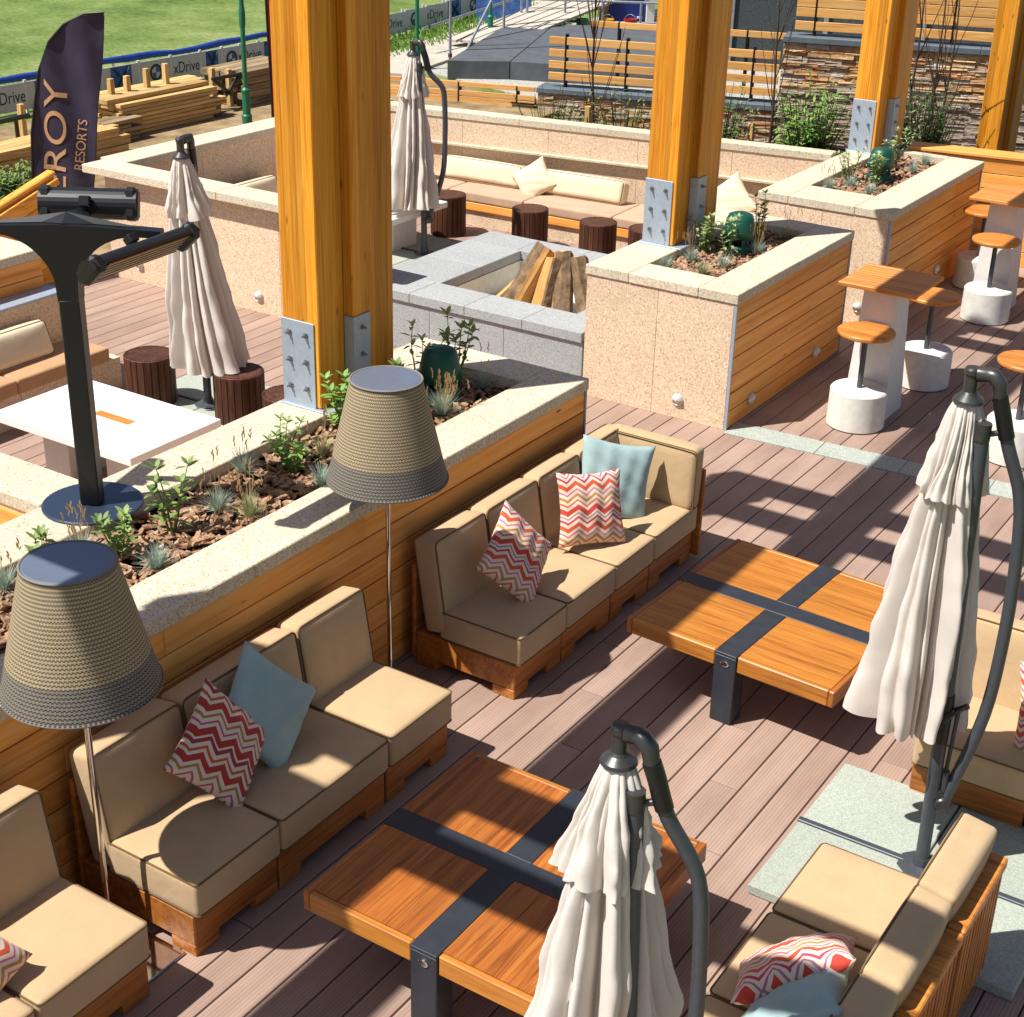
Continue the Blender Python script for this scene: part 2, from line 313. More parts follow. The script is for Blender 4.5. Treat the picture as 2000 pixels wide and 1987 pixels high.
class MB:
    def __init__(s, off=(0, 0, 0)): s.v = []; s.f = []; s.s = []; s.off = Vector(off)
    def add(s, V, F, smooth=False):
        b = len(s.v); s.v += [tuple(Vector(p)-s.off) for p in V]; s.f += [tuple(i+b for i in f) for f in F]; s.s += [smooth]*len(F); return s
    def box(s, x0, y0, z0, x1, y1, z1, c=0.):
        V, F = cbox(abs(x1-x0)/2, abs(y1-y0)/2, abs(z1-z0)/2, c); m = Vector(((x0+x1)/2, (y0+y1)/2, (z0+z1)/2))
        return s.add([Vector(p)+m for p in V], F)
    def obox(s, cen, size, rot, c=0.):
        V, F = cbox(size[0]/2, size[1]/2, size[2]/2, c); M = rot if isinstance(rot, Matrix) else Euler(rot).to_matrix()
        return s.add([M @ Vector(p)+Vector(cen) for p in V], F)
    def bar(s, a, b, w, h, c=0., up=(0, 0, 1)):
        a = Vector(a); b = Vector(b); d = (b-a); L = d.length; d.normalize(); y = Vector(up).cross(d)
        if y.length < 1e-4: y = Vector((0, 1, 0)).cross(d)
        y.normalize(); z = d.cross(y); M = Matrix((d, y, z)).transposed()
        return s.obox((a+b)/2, (L, w, h), M, c)
    def tube(s, path, r, n=10, cap=True):
        P = [Vector(p) for p in path]; rs = r if isinstance(r, (list, tuple)) else [r]*len(P)
        V = []; F = []; pr = None
        for i, p in enumerate(P):
            d = (P[min(i+1, len(P)-1)]-P[max(i-1, 0)]).normalized()
            if pr is None:
                x = d.orthogonal().normalized()
            else:
                x = (pr-d*pr.dot(d)).normalized()
            pr = x; y = d.cross(x)
            for k in range(n):
                t = 2*math.pi*k/n; V.append(p+(x*math.cos(t)+y*math.sin(t))*rs[i])
        for i in range(len(P)-1):
            for k in range(n): F.append((i*n+k, i*n+(k+1) % n, (i+1)*n+(k+1) % n, (i+1)*n+k))
        s.add(V, F, True)
        if cap: s.add(V[:n], [tuple(range(n-1, -1, -1))]); s.add(V[-n:], [tuple(range(n))])
        return s
    def lathe(s, prof, cen=(0, 0, 0), n=32, rot=None, smooth=True, split=True):
        # profile from bottom to top (r,z); each segment its own strip so that creases stay sharp
        c = Vector(cen); M = rot if rot is not None else Matrix.Identity(3)
        def ring(r, z): return [M @ Vector((r*math.cos(2*math.pi*k/n), r*math.sin(2*math.pi*k/n), z))+c for k in range(n)]
        if split:
            for (r0, z0), (r1, z1) in zip(prof, prof[1:]):
                s.add(ring(r0, z0)+ring(r1, z1), [(k, (k+1) % n, n+(k+1) % n, n+k) for k in range(n)], smooth)
        else:
            V = []; F = []
            for r, z in prof: V += ring(r, z)
            for i in range(len(prof)-1): F += [(i*n+k, i*n+(k+1) % n, (i+1)*n+(k+1) % n, (i+1)*n+k) for k in range(n)]
            s.add(V, F, smooth)
        if prof[0][0] > 1e-4: s.add(ring(*prof[0]), [tuple(range(n-1, -1, -1))])
        if prof[-1][0] > 1e-4: s.add(ring(*prof[-1]), [tuple(range(n))])
        return s
    def prism(s, poly, z0, z1):
        n = len(poly); V = [(x, y, z0) for x, y in poly]+[(x, y, z1) for x, y in poly]
        return s.add(V, [tuple(range(n-1, -1, -1)), tuple(range(n, 2*n))]+[(i, (i+1) % n, n+(i+1) % n, n+i) for i in range(n)])
    def mesh(s, name, mat):
        me = bpy.data.meshes.new(name); me.from_pydata([tuple(p) for p in s.v], [], s.f); me.update()
        me.polygons.foreach_set('use_smooth', s.s); me.materials.append(MT[mat])
        if getattr(s, 'merge', False):
            bm = bmesh.new(); bm.from_mesh(me); bmesh.ops.remove_doubles(bm, verts=bm.verts, dist=1e-4); bm.to_mesh(me); bm.free()
        return me
    def build(s, name, mat, parent=None, loc=None, rot=None):
        return link(name, s.mesh(name, mat), parent, loc, rot)
def link(name, me, parent=None, loc=None, rot=None):
    o = bpy.data.objects.new(name, me); COL.objects.link(o)
    if parent: o.parent = parent
    if loc is not None: o.location = loc
    if rot is not None: o.rotation_euler = rot
    return o
def tag(o, label=None, cat=None, group=None, kind=None):
    if label: o['label'] = label
    if cat: o['category'] = cat
    if group: o['group'] = group
    if kind: o['kind'] = kind
    return o
def thing(name, label, cat, loc=(0, 0, 0), rz=0., group=None):
    o = bpy.data.objects.new(name, None); COL.objects.link(o); o.empty_display_size = .1
    o.location = loc; o.rotation_euler = (0, 0, rz) if not isinstance(rz, (tuple, Euler)) else rz
    return tag(o, label, cat, group)
def dup(root, label, loc=None, rz=None, group=None):
    def cp(o, par):
        c = o.copy(); COL.objects.link(c); c.parent = par
        for ch in list(o.children): cp(ch, c)
        return c
    r = cp(root, None)
    if loc is not None: r.location = loc
    if rz is not None: r.rotation_euler = (0, 0, rz)
    r['label'] = label
    if group: r['group'] = group
    return r
_pm = {}
def piece(name, parent, x0, y0, z0, x1, y1, z1, mat, c=.003, rot=None, off=(0, 0, 0)):
    """a bevelled block that shares its mesh with every block of its size; its origin is its own centre"""
    d = (round(abs(x1-x0), 4), round(abs(y1-y0), 4), round(abs(z1-z0), 4), mat, c)
    if d not in _pm: _pm[d] = MB().box(-d[0]/2, -d[1]/2, -d[2]/2, d[0]/2, d[1]/2, d[2]/2, c).mesh(name, mat)
    o = link(name, _pm[d], parent, ((x0+x1)/2-off[0], (y0+y1)/2-off[1], (z0+z1)/2-off[2]))
    if rot: o.rotation_euler = rot
    return o
def cushion(mb, x0, y0, z0, x1, y1, z1, r=.03, puff=.012, n=12, cen=None, M=None):
    """rounded box with a gently crowned top"""
    hx, hy, hz = (x1-x0)/2, (y1-y0)/2, (z1-z0)/2; c = Vector(((x0+x1)/2, (y0+y1)/2, (z0+z1)/2)); h = (hx, hy, hz)
    r = min(r, min(h)*.95); V = []; F = []
    def pt(p):
        q = Vector([max(-h[i]+r, min(h[i]-r, p[i])) for i in range(3)]); d = Vector(p)-q
        if d.length > 1e-9: d = d.normalized()*r
        w = q+d; a = [abs(p[i])/h[i] for i in range(3)]
        for i in range(3):
            j, l = [(1, 2), (0, 2), (0, 1)][i]
            w[i] += (1 if p[i] > 0 else -1)*puff*(1-a[j]**4)*(1-a[l]**4)*(a[i]**3)*(1. if h[i] == min(h) else .45)
        return w
    for a in range(3):
        b, d = [(1, 2), (2, 0), (0, 1)][a]
        for sg in (-1, 1):
            base = len(V)
            for i in range(n+1):
                for j in range(n+1):
                    p = [0]*3; p[a] = sg*h[a]
                    f = lambda t, hh: (-hh+r*t/2*1. if t < 2 else (hh-r*(n-t)/2 if t > n-2 else -hh+r+(2*hh-2*r)*(t-2)/(n-4)))
                    p[b] = f(i, h[b]); p[d] = f(j, h[d]); V.append(pt(p))
            for i in range(n):
                for j in range(n):
                    q = (base+i*(n+1)+j, base+(i+1)*(n+1)+j, base+(i+1)*(n+1)+j+1, base+i*(n+1)+j+1); F.append(q if sg > 0 else q[::-1])
    MM = M or Matrix.Identity(3); cc = Vector(cen) if cen is not None else c
    mb.merge = True; mb.add([MM @ p+cc for p in V], F, True); return mb
def loop_path(x0, y0, z, x1, y1, r, k=4):
    P = []
    for cx, cy, a0 in ((x1-r, y1-r, 0), (x0+r, y1-r, 90), (x0+r, y0+r, 180), (x1-r, y0+r, 270)):
        for i in range(k+1): t = R(a0+90*i/k); P.append((cx+r*math.cos(t), cy+r*math.sin(t), z))
    return P+[P[0]]

# ------------------------------------------------------------------ ground and deck
rnd = random.Random(7)
g = MB()
NX, NY = 130, 110; X0, X1, Y0, Y1 = -90, 40, -30, 110
def gz(x, y):
    d = max(0, (-x-15)*.9); e = max(0, y-20)
    if x > -8.9 and y < 60: return -.8
    return -.06+.035*d+.02*e+.05*math.sin(x*.35)*math.sin(y*.3)*min(1, d/4)
V = [(X0+(X1-X0)*i/NX, Y0+(Y1-Y0)*j/NY, 0) for i in range(NX+1) for j in range(NY+1)]
V = [(x, y, gz(x, y)) for x, y, z in V]
g.add(V, [(i*(NY+1)+j, (i+1)*(NY+1)+j, (i+1)*(NY+1)+j+1, i*(NY+1)+j+1) for i in range(NX) for j in range(NY)], True)
tag(g.build('ground', 'grass'), 'mown green grass field beyond the terrace', None, None, 'structure')
# bare yard with the timber stacks
d = MB(); d.prism([(-12.7, -6), (-6.9, -6), (-6.9, 5.2), (-7.5, 9.78), (-11.5, 11), (-12.7, 11)], -.9, -.035)
tag(d.build('yard', 'dirt'), None, None, None, 'structure')
d = MB(); d.prism([(-7.75, 10.2), (9, 15.3), (9, 40), (-14, 40), (-11.5, 11.4)], -.9, -.045)
tag(d.build('gravel_yard', 'gravel'), None, None, None, 'structure')
d = MB(); d.prism([(-7.0, 4.3), (6, 6.1), (6, 13.9), (-8.4, 9.6)], -.9, -.5)
tag(d.build('planting_bed', 'soil'), None, None, None, 'structure')
p = MB(); p.prism([(-11.9, 10.2), (-10.9, 10.6), (-13.2, 22), (-18, 34), (-20, 33), (-14.6, 21)], -.1, .0)
tag(p.build('path', 'path_conc'), None, None, None, 'structure')

deck = MB(); deck.prism([(-7.0, -10.5), (5.2, -10.5), (5.2, 6.0), (-7.0, 4.2)], -.16, -.028)
deck_o = tag(deck.build('deck', 'deck_under'), None, None, None, 'structure')
BW = .155
def gy(x): return -.05+.055*x                          # granite strip, lower edge
nb = 0
x = -6.95
while x < 5.1:
    cuts = [-10.4, -7.2+(nb*1.37 % 2.4)-1.2, -3.4+(nb*2.11 % 2.6)-1.3]
    cuts += [gy(x+.07)-.006] if x > -.02 else [.5+(nb*.77 % 1.6)]
    if x > -.02: cuts += [gy(x+.07)+.262]
    cuts += [5.9 if x > -5.6 else 4.4]
    for i in range(len(cuts)-1):
        a, b = cuts[i], cuts[i+1]
        if x > -.02 and i == 3: continue
        if x < -1.4 and x > -4.0 and i >= 3 and False: continue
        if b-a < .1: continue
        piece('deck_board', deck_o, x+.0035, a+.003, -.027, x+BW-.0035, b-.003, 0, 'decking', .003)
    x += BW; nb += 1
x = .012
gs = tag(MB().box(-.0, gy(0), -.05, .01, gy(0)+.25, -.01).build('paving_strip', 'granite_strip'), None, None, None, 'structure')
a = math.atan(.055); xx = .0
while xx < 5.2:
    L = .62 if xx > 0 else .7
    o = piece('paving_slab', gs, 0, 0, 0, L-.004, .246, .03, 'granite_strip', .002)
    o.location = (xx+L/2, gy(xx+L/2)+.127, -.012); o.rotation_euler = (0, 0, a); xx += L*math.cos(a)

# ------------------------------------------------------------------ planters
H, CT = 1.05, .075
def planter(label, x0, y0, x1, y1, pocket, clad='x+', hz=H, slabs=1.45, cut=None):
    """granite box, timber boards on one long side, stone coping slabs round a planting pocket"""
    t = thing('planter', label, 'planter', ((x0+x1)/2, (y0+y1)/2, 0)); off = t.location
    px0, py0, px1, py1 = pocket; zt = hz-CT
    def wall(xa, ya, xb, yb): piece('wall', t, xa, ya, 0, xb, yb, zt, 'granite_pink', .002, None, off)
    # -Y and +Y end walls in panels
    n = max(1, round((x1-x0)/.62)); w = (x1-x0-.02)/n
    for yy, s_ in ((y0, 1), (y1, -1)):
        for i in range(n): wall(x0+i*w+.001, yy, x0+(i+1)*w-.001, yy+s_*.1)
    n = max(1, round((y1-y0)/1.0)); w = (y1-y0-.204)/n
    for i in range(n): wall(x0, y0+.102+i*w+.001, x0+.1, y0+.102+(i+1)*w-.001)
    piece('inner_wall', t, x1-.12, y0+.103, 0, x1-.03, y1-.103, zt-.002, 'grout', 0, None, off)
    piece('corner_trim', t, x1-.018, y0-.003, 0, x1+.006, y0+.012, zt-.001, 'galvanised', .001, None, off)
    piece('corner_trim', t, x1-.018, y1-.012, 0, x1+.006, y1+.003, zt-.001, 'galvanised', .001, None, off)
    ph = zt/7
    for i in range(7):
        z0 = i*ph+.0035; z1 = (i+1)*ph-.0035; y = y0+.013; k = 0
        while y < y1-.02:
            L = 1.3+1.25*((i*.618+k*.37+x0*.3) % 1.); e = y+L
            if e > y1-.35: e = y1-.013
            piece('cladding_board', t, x1-.029, y+.001, z0, x1-rnd.uniform(0, .004), e-.001, z1, 'clad_y', .004, None, off); y = e; k += 1
    # coping
    ov = .012
    def cope(xa, ya, xb, yb): piece('coping_slab', t, xa, ya, zt, xb, yb, hz+rnd.uniform(-.0012, .0012), 'granite_cope', .005, None, off)
    def run(a, b, f):
        m = max(1, round((b-a)/slabs)); w = (b-a)/m
        for i in range(m): f(a+i*w+.001, a+(i+1)*w-.001)
    run(y0-ov, y1+ov, lambda a, b: cope(px1, a, x1+ov, b)); run(y0-ov, y1+ov, lambda a, b: cope(x0-ov, a, px0, b))
    run(px0+.001, px1-.001, lambda a, b: cope(a, y0-ov, b, py0)); run(px0+.001, px1-.001, lambda a, b: cope(a, py1, b, y1+ov))
    piece('soil', t, px0-.02, py0-.02, .3, px1+.02, py1+.02, hz-.085, 'soil', 0, None, off)
    return t
def mulch(label, pocket, n, seed, z=H-.085):
    r = random.Random(seed); m = MB(); x0, y0, x1, y1 = pocket
    for i in range(n):
        L = r.uniform(.03, .085); w = r.uniform(.018, .046); h = r.uniform(.006, .016)
        a = r.uniform(0, 6.28); V, F = cbox(L/2, w/2, h/2, 0)
        M = Euler((r.gauss(0, .35), r.gauss(0, .35), a)).to_matrix()
        c = Vector((r.uniform(x0+.02, x1-.02), r.uniform(y0+.02, y1-.02), z+r.uniform(.004, .035)))
        V = [M @ Vector((p[0]*(1+.35*(p[1] > 0)*r.uniform(-1, 1)), p[1]*r.uniform(.6, 1.2), p[2]*r.uniform(.6, 1.3)))+c for p in V]
        m.add(V, F)
    return tag(m.build('bark_mulch', 'bark_chip'), label, 'mulch', None, 'stuff')
PK1 = (-.89, -9.2, -.29, -2.38); PK2 = (-.885, .30, -.305, 1.915); PK3 = (-.92, 3.43, -.29, 5.36)
planter('long stone planter with timber cladding behind the sofas', -1.235, -9.6, .0, -2.106, PK1)
planter('square stone planter with lit granite end in the middle of the terrace', -1.245, 0, 0, 2.177, PK2)
planter('far stone planter with rounded corner beside the bar tables', -1.2, 2.96, .045, 5.45, PK3)
mulch('brown bark chips in the long planter', (-.89, -7.2, -.29, -2.38), 2300, 1)
mulch('brown bark chips in the middle planter', PK2, 800, 2); mulch('brown bark chips in the far planter', PK3, 800, 3)

def stone_wall_run(label, a, b, th, h, cope_t=.075, ov=.012, name='low_wall', mat='granite_pink', panel=1.0, cope_len=1.3, ext=0.):
    """a panelled granite wall from a to b (its front face), thickness th to the left of a->b"""
    a = Vector(a); b = Vector(b); d = b-a; L = d.length; ang = math.atan2(d.y, d.x)
    t = thing(name, label, 'wall', (a.x, a.y, 0), ang)
    n = max(1, round(L/panel)); w = L/n
    for i in range(n): piece('wall_panel', t, i*w+.001, 0, 0, (i+1)*w-.001, th, h-cope_t, mat, .002)
    n = max(1, round(L/cope_len)); w = (L+2*ext)/n
    for i in range(n): piece('coping_slab', t, -ext+i*w+.001, -ov, h-cope_t+.001, -ext+(i+1)*w-.001, th+ov, h+rnd.uniform(-.001, .001), 'granite_cope', .005)
    return t
# return wall of the long planter
t = stone_wall_run('low stone wall running left from the long planter beneath the heater', (-1.26, -5.2), (-4.2, -5.2), .3, H); t.location.y = -5.25+.3; t.rotation_euler.z = math.pi
t.location = (-1.26, -4.94, 0)
for i in range(6): piece('cladding_board', t, .02, .301, i*.16+.004, 2.9, .322, (i+1)*.16-.004, 'clad_x', .004)
# far seating enclosure: front wall (along X, y=0), side wall (along Y), angled rear wall
t = thing('seating_wall', 'granite front wall of the far seating area', 'wall', (-5.4, 0, 0)); off = t.location
for i in range(3): piece('wall_panel', t, -6.42+i*1.05, 0, 0, -6.42+(i+1)*1.05-.002, .16, H-CT, 'granite_pink', .002, None, off)
for i in range(2): piece('coping_slab', t, -6.60+i*1.665, -.1, H-CT, -6.60+(i+1)*1.665-.002, .2, H, 'granite_cope', .005, None, off)
t = thing('seating_wall', 'granite side wall of the far seating area beside the lumber yard', 'wall', (-6.5, 2, 0)); off = t.location
for i in range(4): piece('wall_panel', t, -6.58, .203+i*1.02, 0, -6.36, .203+(i+1)*1.02-.002, H-CT, 'granite_pink', .002, None, off)
for i in range(3): piece('coping_slab', t, -6.68, .203+i*1.36, H-CT, -6.34, .203+(i+1)*1.36-.002, H, 'granite_cope', .005, None, off)
BA = math.atan(.16)
t = stone_wall_run('angled granite rear wall of the far seating area', (-6.3, 3.99), (-1.27, 4.80), .17, H, name='seating_wall', panel=1.02, cope_len=1.7)
t2 = piece('ledge', t, 0, -.06, .69, 5.0, -.001, .715, 'granite_cope', .003)
# rear bench: stone base, timber strip, cushions are separate things
t = thing('stone_bench', 'built-in granite bench along the rear wall', 'bench', (-4, 3.6, 0), R(2.2))
for i in range(4): piece('bench_panel', t, -2.2+i*1.15, .03, 0, -2.2+(i+1)*1.15-.002, .16, .17, 'granite_pink', .002)
piece('timber_strip', t, -2.2, .0, .172, 2.4, .05, .255, 'clad_x', .004); piece('seat_deck', t, -2.2, .052, .172, 2.4, .68, .25, 'grout', .002)
t = thing('stone_bench', 'built-in granite bench along the lumber yard wall', 'bench', (-6.0, 2, 0))
piece('bench_panel', t, -.34, -1.75, 0, .34, 1.55, .25, 'granite_pink', .003)
# left bench with stepped planter behind
t = thing('stone_bench', 'granite bench with raised back at the left edge of the terrace', 'bench', (-4.4, -3.4, 0)); off = t.location
for i in range(3): piece('bench_panel', t, -4.56, -4.9+i*.965, 0, -4.2, -4.9+(i+1)*.965-.002, .25, 'granite_pink', .003, None, off)
for i in range(3): piece('back_panel', t, -4.74, -4.9+i*.91, 0, -4.562, -4.9+(i+1)*.91-.002, .735, 'granite_pink', .003, None, off)
piece('ledge', t, -4.76, -4.9, .737, -4.545, -2.16, .757, 'galvanised', .002, None, off)
t = thing('planter', 'timber clad planter with stone coping above the left bench', 'planter', (-5.0, -3.4, 0)); off = t.location
piece('wall', t, -5.5, -4.9, 0, -4.80, -2.185, H-CT-.002, 'granite_pink', .002, None, off)
for i in range(7):
    piece('cladding_board', t, -4.798, -4.9, i*.139+.003, -4.765, -2.19, (i+1)*.139-.003, 'clad_y', .004, None, off)
for i in range(2): piece('coping_slab', t, -5.52, -4.9+i*1.37, H-CT, -4.745, -4.9+(i+1)*1.37-.002, H, 'granite_cope', .006, None, off)

# ------------------------------------------------------------------ glulam columns and the pergola above
CX0, CW, CD, CG, CE = -1.207, .264, .225, .004, .37
cy = [-7.753, -3.481, .791, 5.063, 9.44]
col_lab = ['twin timber column at the near end of the long planter', 'twin timber column rising from the long planter beside the wicker lamp', 'twin timber column on the middle planter', 'twin timber column on the far planter', 'timber column by the stone wall at the right edge']
ZB = 4.19
bolt = MB().lathe([(.017, 0), (.017, .006)], n=14).lathe([(.011, .006), (.011, .02)], n=6, smooth=False).lathe([(.006, .02), (.006, .034)], n=8); bolt_me = bolt.mesh('bolt', 'bolt')
for i, y0 in enumerate(cy):
    zb = H if i < 4 else 0.
    t = thing('timber_column', col_lab[i], 'column', (CX0+CW/2, y0+CD, zb), 0, 'twin glulam columns')
    for j in range(2):
        ya = j*(CD+CG)-CD; dd = CE if j else CD; sh = .065*j
        MB().box(-CW/2+sh, ya, .012, CW/2+sh, ya+dd, ZB+.34-zb, .006).build('timber', 'glulam', t)
    if i < 4:
        MB().box(-CW/2-.004, -CD-.010, 0, CW/2-.03, -CD-.002, .515, .002).build('steel_plate', 'galvanised', t)
        MB().box(-CW/2-.02, -CD-.03, 0, CW/2+.085, CE+CG+.03, .010, .002).build('base_plate', 'galvanised', t)
        ya = CG
        MB().box(CW/2+.003, ya-.010, .011, CW/2+.065, ya-.002, .515, .002).build('steel_plate', 'galvanised', t)
        MB().box(CW/2+.067, ya-.010, .011, CW/2+.075, ya+.14, .515, .002).build('steel_plate', 'galvanised', t)
        for zz in (.12, .28, .44):
            for xx in (-.075, .045): link('bolt', bolt_me, t, (xx, -CD-.010, zz), (R(90), 0, 0))
            link('bolt', bolt_me, t, (CW/2+.075, ya+.065, zz), (0, R(90), 0))
# cross beams (pairs) and one long beam; they are above the picture and throw its stripes of shade
for i, y0 in enumerate(cy[:4]):
    t = thing('pergola_crossbeam', 'pair of timber crossbeams overhead on the %s column pair' % ['nearest', 'second', 'third', 'fourth'][i], 'beam', (0, y0+.317, ZB))
    for s_ in (-1, 1): MB().box(-1.25, s_*.2275-.06, 0, 3.4, s_*.2275+.06, .34, .006).build('beam', 'glulam', t)
t = thing('pergola_beam', 'long timber beam overhead lying across the crossbeams', 'beam', (-.385, 0, ZB+.342)); MB().box(-.135, -10.5, 0, .135, 9.8, .40, .006).build('beam', 'glulam', t)

# ------------------------------------------------------------------ fire pit
t = thing('fire_pit', 'square grey granite fire pit with firewood between the planters', 'fire pit', (-2.35, 1.0, 0)); off = t.location
fx0, fx1, fy0, fy1, fz = -3.46, -1.262, .0, 2.0, .5; rim = .38
def pit(n_, a, mat, c=.003): return piece(n_, t, *a, mat, c, None, off)
for i in range(3):
    w = (fx1-fx0)/3; pit('side_panel', (fx0+i*w+.001, fy0+.01, 0, fx0+(i+1)*w-.001, fy0+.09, fz-.085), 'granite_grey'); pit('side_panel', (fx0+i*w+.001, fy1-.09, 0, fx0+(i+1)*w-.001, fy1-.01, fz-.085), 'granite_grey')
for i in range(3):
    w = (fy1-fy0-.2)/3; pit('side_panel', (fx0+.01, fy0+.1+i*w+.001, 0, fx0+.09, fy0+.1+(i+1)*w-.001, fz-.085), 'granite_grey')
for ys in ((fy0-.01, fy0+rim), (fy1-rim, fy1+.01)):
    for i in range(4):
        w = (fx1-fx0+.01)/4; pit('rim_slab', (fx0-.01+i*w+.0012, ys[0], fz-.083, fx0-.01+(i+1)*w-.0012, ys[1], fz), 'granite_grey', .004)
for xs in ((fx0-.01, fx0+rim+.2), (fx1-rim+.1, fx1)):
    for i in range(2):
        w = (fy1-fy0-2*rim)/2; pit('rim_slab', (xs[0], fy0+rim+i*w+.0015, fz-.083, xs[1], fy0+rim+(i+1)*w-.0015, fz), 'granite_grey', .004)
ix0, ix1, iy0, iy1 = fx0+rim+.2, fx1-rim+.1, fy0+rim, fy1-rim
pit('liner', (ix0-.02, iy0-.02, .1, ix0, iy1+.02, fz-.09), 'concrete'); pit('liner', (ix0-.02, iy1, .1, ix1+.02, iy1+.02, fz-.09), 'concrete'); pit('liner', (ix1, iy0, .1, ix1+.02, iy1, fz-.09), 'concrete'); pit('liner', (ix0, iy0-.02, .1, ix1, iy0, fz-.09), 'concrete')
pit('pit_floor', (ix0, iy0, .08, ix1, iy1, .2), 'concrete')
def log(label, base, top, r, seed, split=True):
    q = random.Random(seed); base = Vector(base); top = Vector(top); d = top-base; L = d.length
    t = thing('firewood_log', label, 'firewood', base, 0, 'logs propped in the fire pit'); t.rotation_euler = d.to_track_quat('Z', 'Y').to_euler()
    n = 14; V = []; F = []; m = MB(); seg = 6
    prof = [r*q.uniform(.85, 1.12) for _ in range(n)]
    a0 = q.uniform(0, 6.28)
    for s_ in range(seg+1):
        for k in range(n):
            th = 2*math.pi*k/n; rr = prof[k]*(1-.12*s_/seg)*q.uniform(.96, 1.04); x, y = rr*math.cos(th), rr*math.sin(th)
            if split: y = max(y, -r*.45)
            V.append((x, y, L*s_/seg+(q.uniform(-.01, .01) if s_ in (0, seg) else 0)))
    for s_ in range(seg):
        for k in range(n): F.append((s_*n+k, s_*n+(k+1) % n, (s_+1)*n+(k+1) % n, (s_+1)*n+k))
    bark = [f for f in F if not all(V[i][1] <= -r*.4499 for i in f)]; core = [f for f in F if all(V[i][1] <= -r*.4499 for i in f)]
    m.add(V, bark, False); m.build('bark', 'log_bark', t)
    c = MB(); c.add(V, core+[tuple(range(n-1, -1, -1)), tuple(range(seg*n, seg*n+n))]); c.build('heartwood', 'log_core', t)
    t.rotation_euler.rotate_axis('Z', a0 if not split else q.uniform(-.5, .5)+ (math.pi if seed % 2 else 0))
cx, cyy = -1.95, .95
log('split log leaning at the left of the firewood pile', (-2.66, .84, .2), (-2.30, 1.12, .64), .115, 1)
log('bark covered log standing tallest in the firewood pile', (-2.44, .78, .2), (-2.26, 1.08, .75), .125, 2, False)
log('pale split log at the front of the firewood pile', (-2.16, .78, .2), (-2.15, 1.0, .70), .125, 3)
log('grey bark log right of the pale split log', (-1.93, .80, .2), (-2.10, 1.08, .73), .105, 4, False)
log('dark log leaning at the right of the firewood pile', (-1.74, .96, .2), (-1.99, 1.12, .70), .105, 8, False)
log('short log lying low behind the dark leaning log', (-1.72, .86, .22), (-2.0, 1.2, .45), .07, 6)

# ------------------------------------------------------------------ lounge sofas (sectional modules, seat faces local +x)
def sofa_module(label, y0, y1, x=0.0, rz=0., loc=None, arm=None, group='sofa modules', slats=False, wd='x'):
    """local frame: back at x=.10, seat front at x=.75, width along y from 0 to w"""
    w = y1-y0; t = thing('sofa_module', label, 'sofa', loc or (x, y0, 0), rz, group)
    b = MB(); b.box(.10, .004, .055, .735, w-.004, .205, .006)
    b.build('base', 'teakbase_y', t)
    for fx in (.10, .595):
        for fy in (.004, w-.144): MB().box(fx+.001, fy+.001, 0, fx+.139, fy+.139, .056, .004).build('foot', 'teakbase_y', t)
    f = MB(); f.box(.075, .003, .05, .099, w-.003, .60 if not slats else .16, .004); bo = f.build('back_board', 'teakbase_y', t)
    if slats:
        n = int(w/.045)
        for i in range(n):
            yy = .02+(w-.04)*(i+.5)/n; piece('back_slat', t, .034, yy-.010, .10, .060, yy+.010, .575, 'teak_z' if 'teak_z' in MT else 'barseat', .003)
        piece('top_rail', t, .030, .0, .576, .100, w, .625, 'barseat', .006)
    c = MB(); cushion(c, .255, .003, .207, .765, w-.003, .38, .021, .008); co = c.build('seat_cushion', 'tan', t)
    for z in (.371, .216): MB().tube(loop_path(.256, .004, z, .764, w-.004, .02), .0042, 6, False).build('piping', 'piping', co)
    c = MB(); a = R(9); M = Euler((0, -a, 0)).to_matrix()
    cushion(c, -.075, -w/2+.003, -.265, .075, w/2-.003,   .265, .024, .013, 12, (.197, w/2, .495), M); co = c.build('back_cushion', 'tan', t)
    P = []
    for q in loop_path(-w/2+.006, -.262, 0, w/2-.006, .262, .03): P.append(M @ Vector((.070, q[0], q[1]))+Vector((.197, w/2, .495)))
    MB().tube(P, .0042, 6, False).build('piping', 'piping', co)
    if arm:                                            # end cushion across the far side
        c = MB(); cushion(c, -.30, -.06, -.20, .32, .06, .20, .03, .012, 12, (.46, w-.055, .565), Euler((R(-4), 0, 0)).to_matrix()); co = c.build('end_cushion', 'tan', t)
        MB().tube([Vector((q[0]+.46, w-.055-.058, q[1]+.565)) for q in loop_path(-.298, -.198, 0, .318, .198, .028)], .0042, 6, False).build('piping', 'piping', co)
        MB().box(.10, w+.012, .02, .78, w+.036, .60, .005).build('end_board', 'teakbase_x', t)
    return t
sofa_module('near sofa module under the near wicker lamp shadow', -6.335, -5.829); sofa_module('wide sofa module with red and teal pillows in the near row', -5.825, -5.085); sofa_module('sofa module at the far end of the near row', -5.078, -4.584)
sofa_module('first module of the long sofa beside the chrome lamp pole', -3.997, -3.528); sofa_module('second module of the long sofa with a zigzag pillow', -3.524, -3.004); sofa_module('third module of the long sofa behind the upright zigzag pillow', -3.0, -2.552); sofa_module('corner module with end cushion closing the long sofa', -2.548, -2.0, arm=True)
sofa_module('single sofa module at the bottom left corner', -7.12, -6.582); sofa_module('sofa module cut off at the bottom left corner', -7.66, -7.128)
wood('teak_z', '7b431a', 'b97332', 'cd8a43', 'z', .42, 0, .86, 1.1, .45, 1.3)
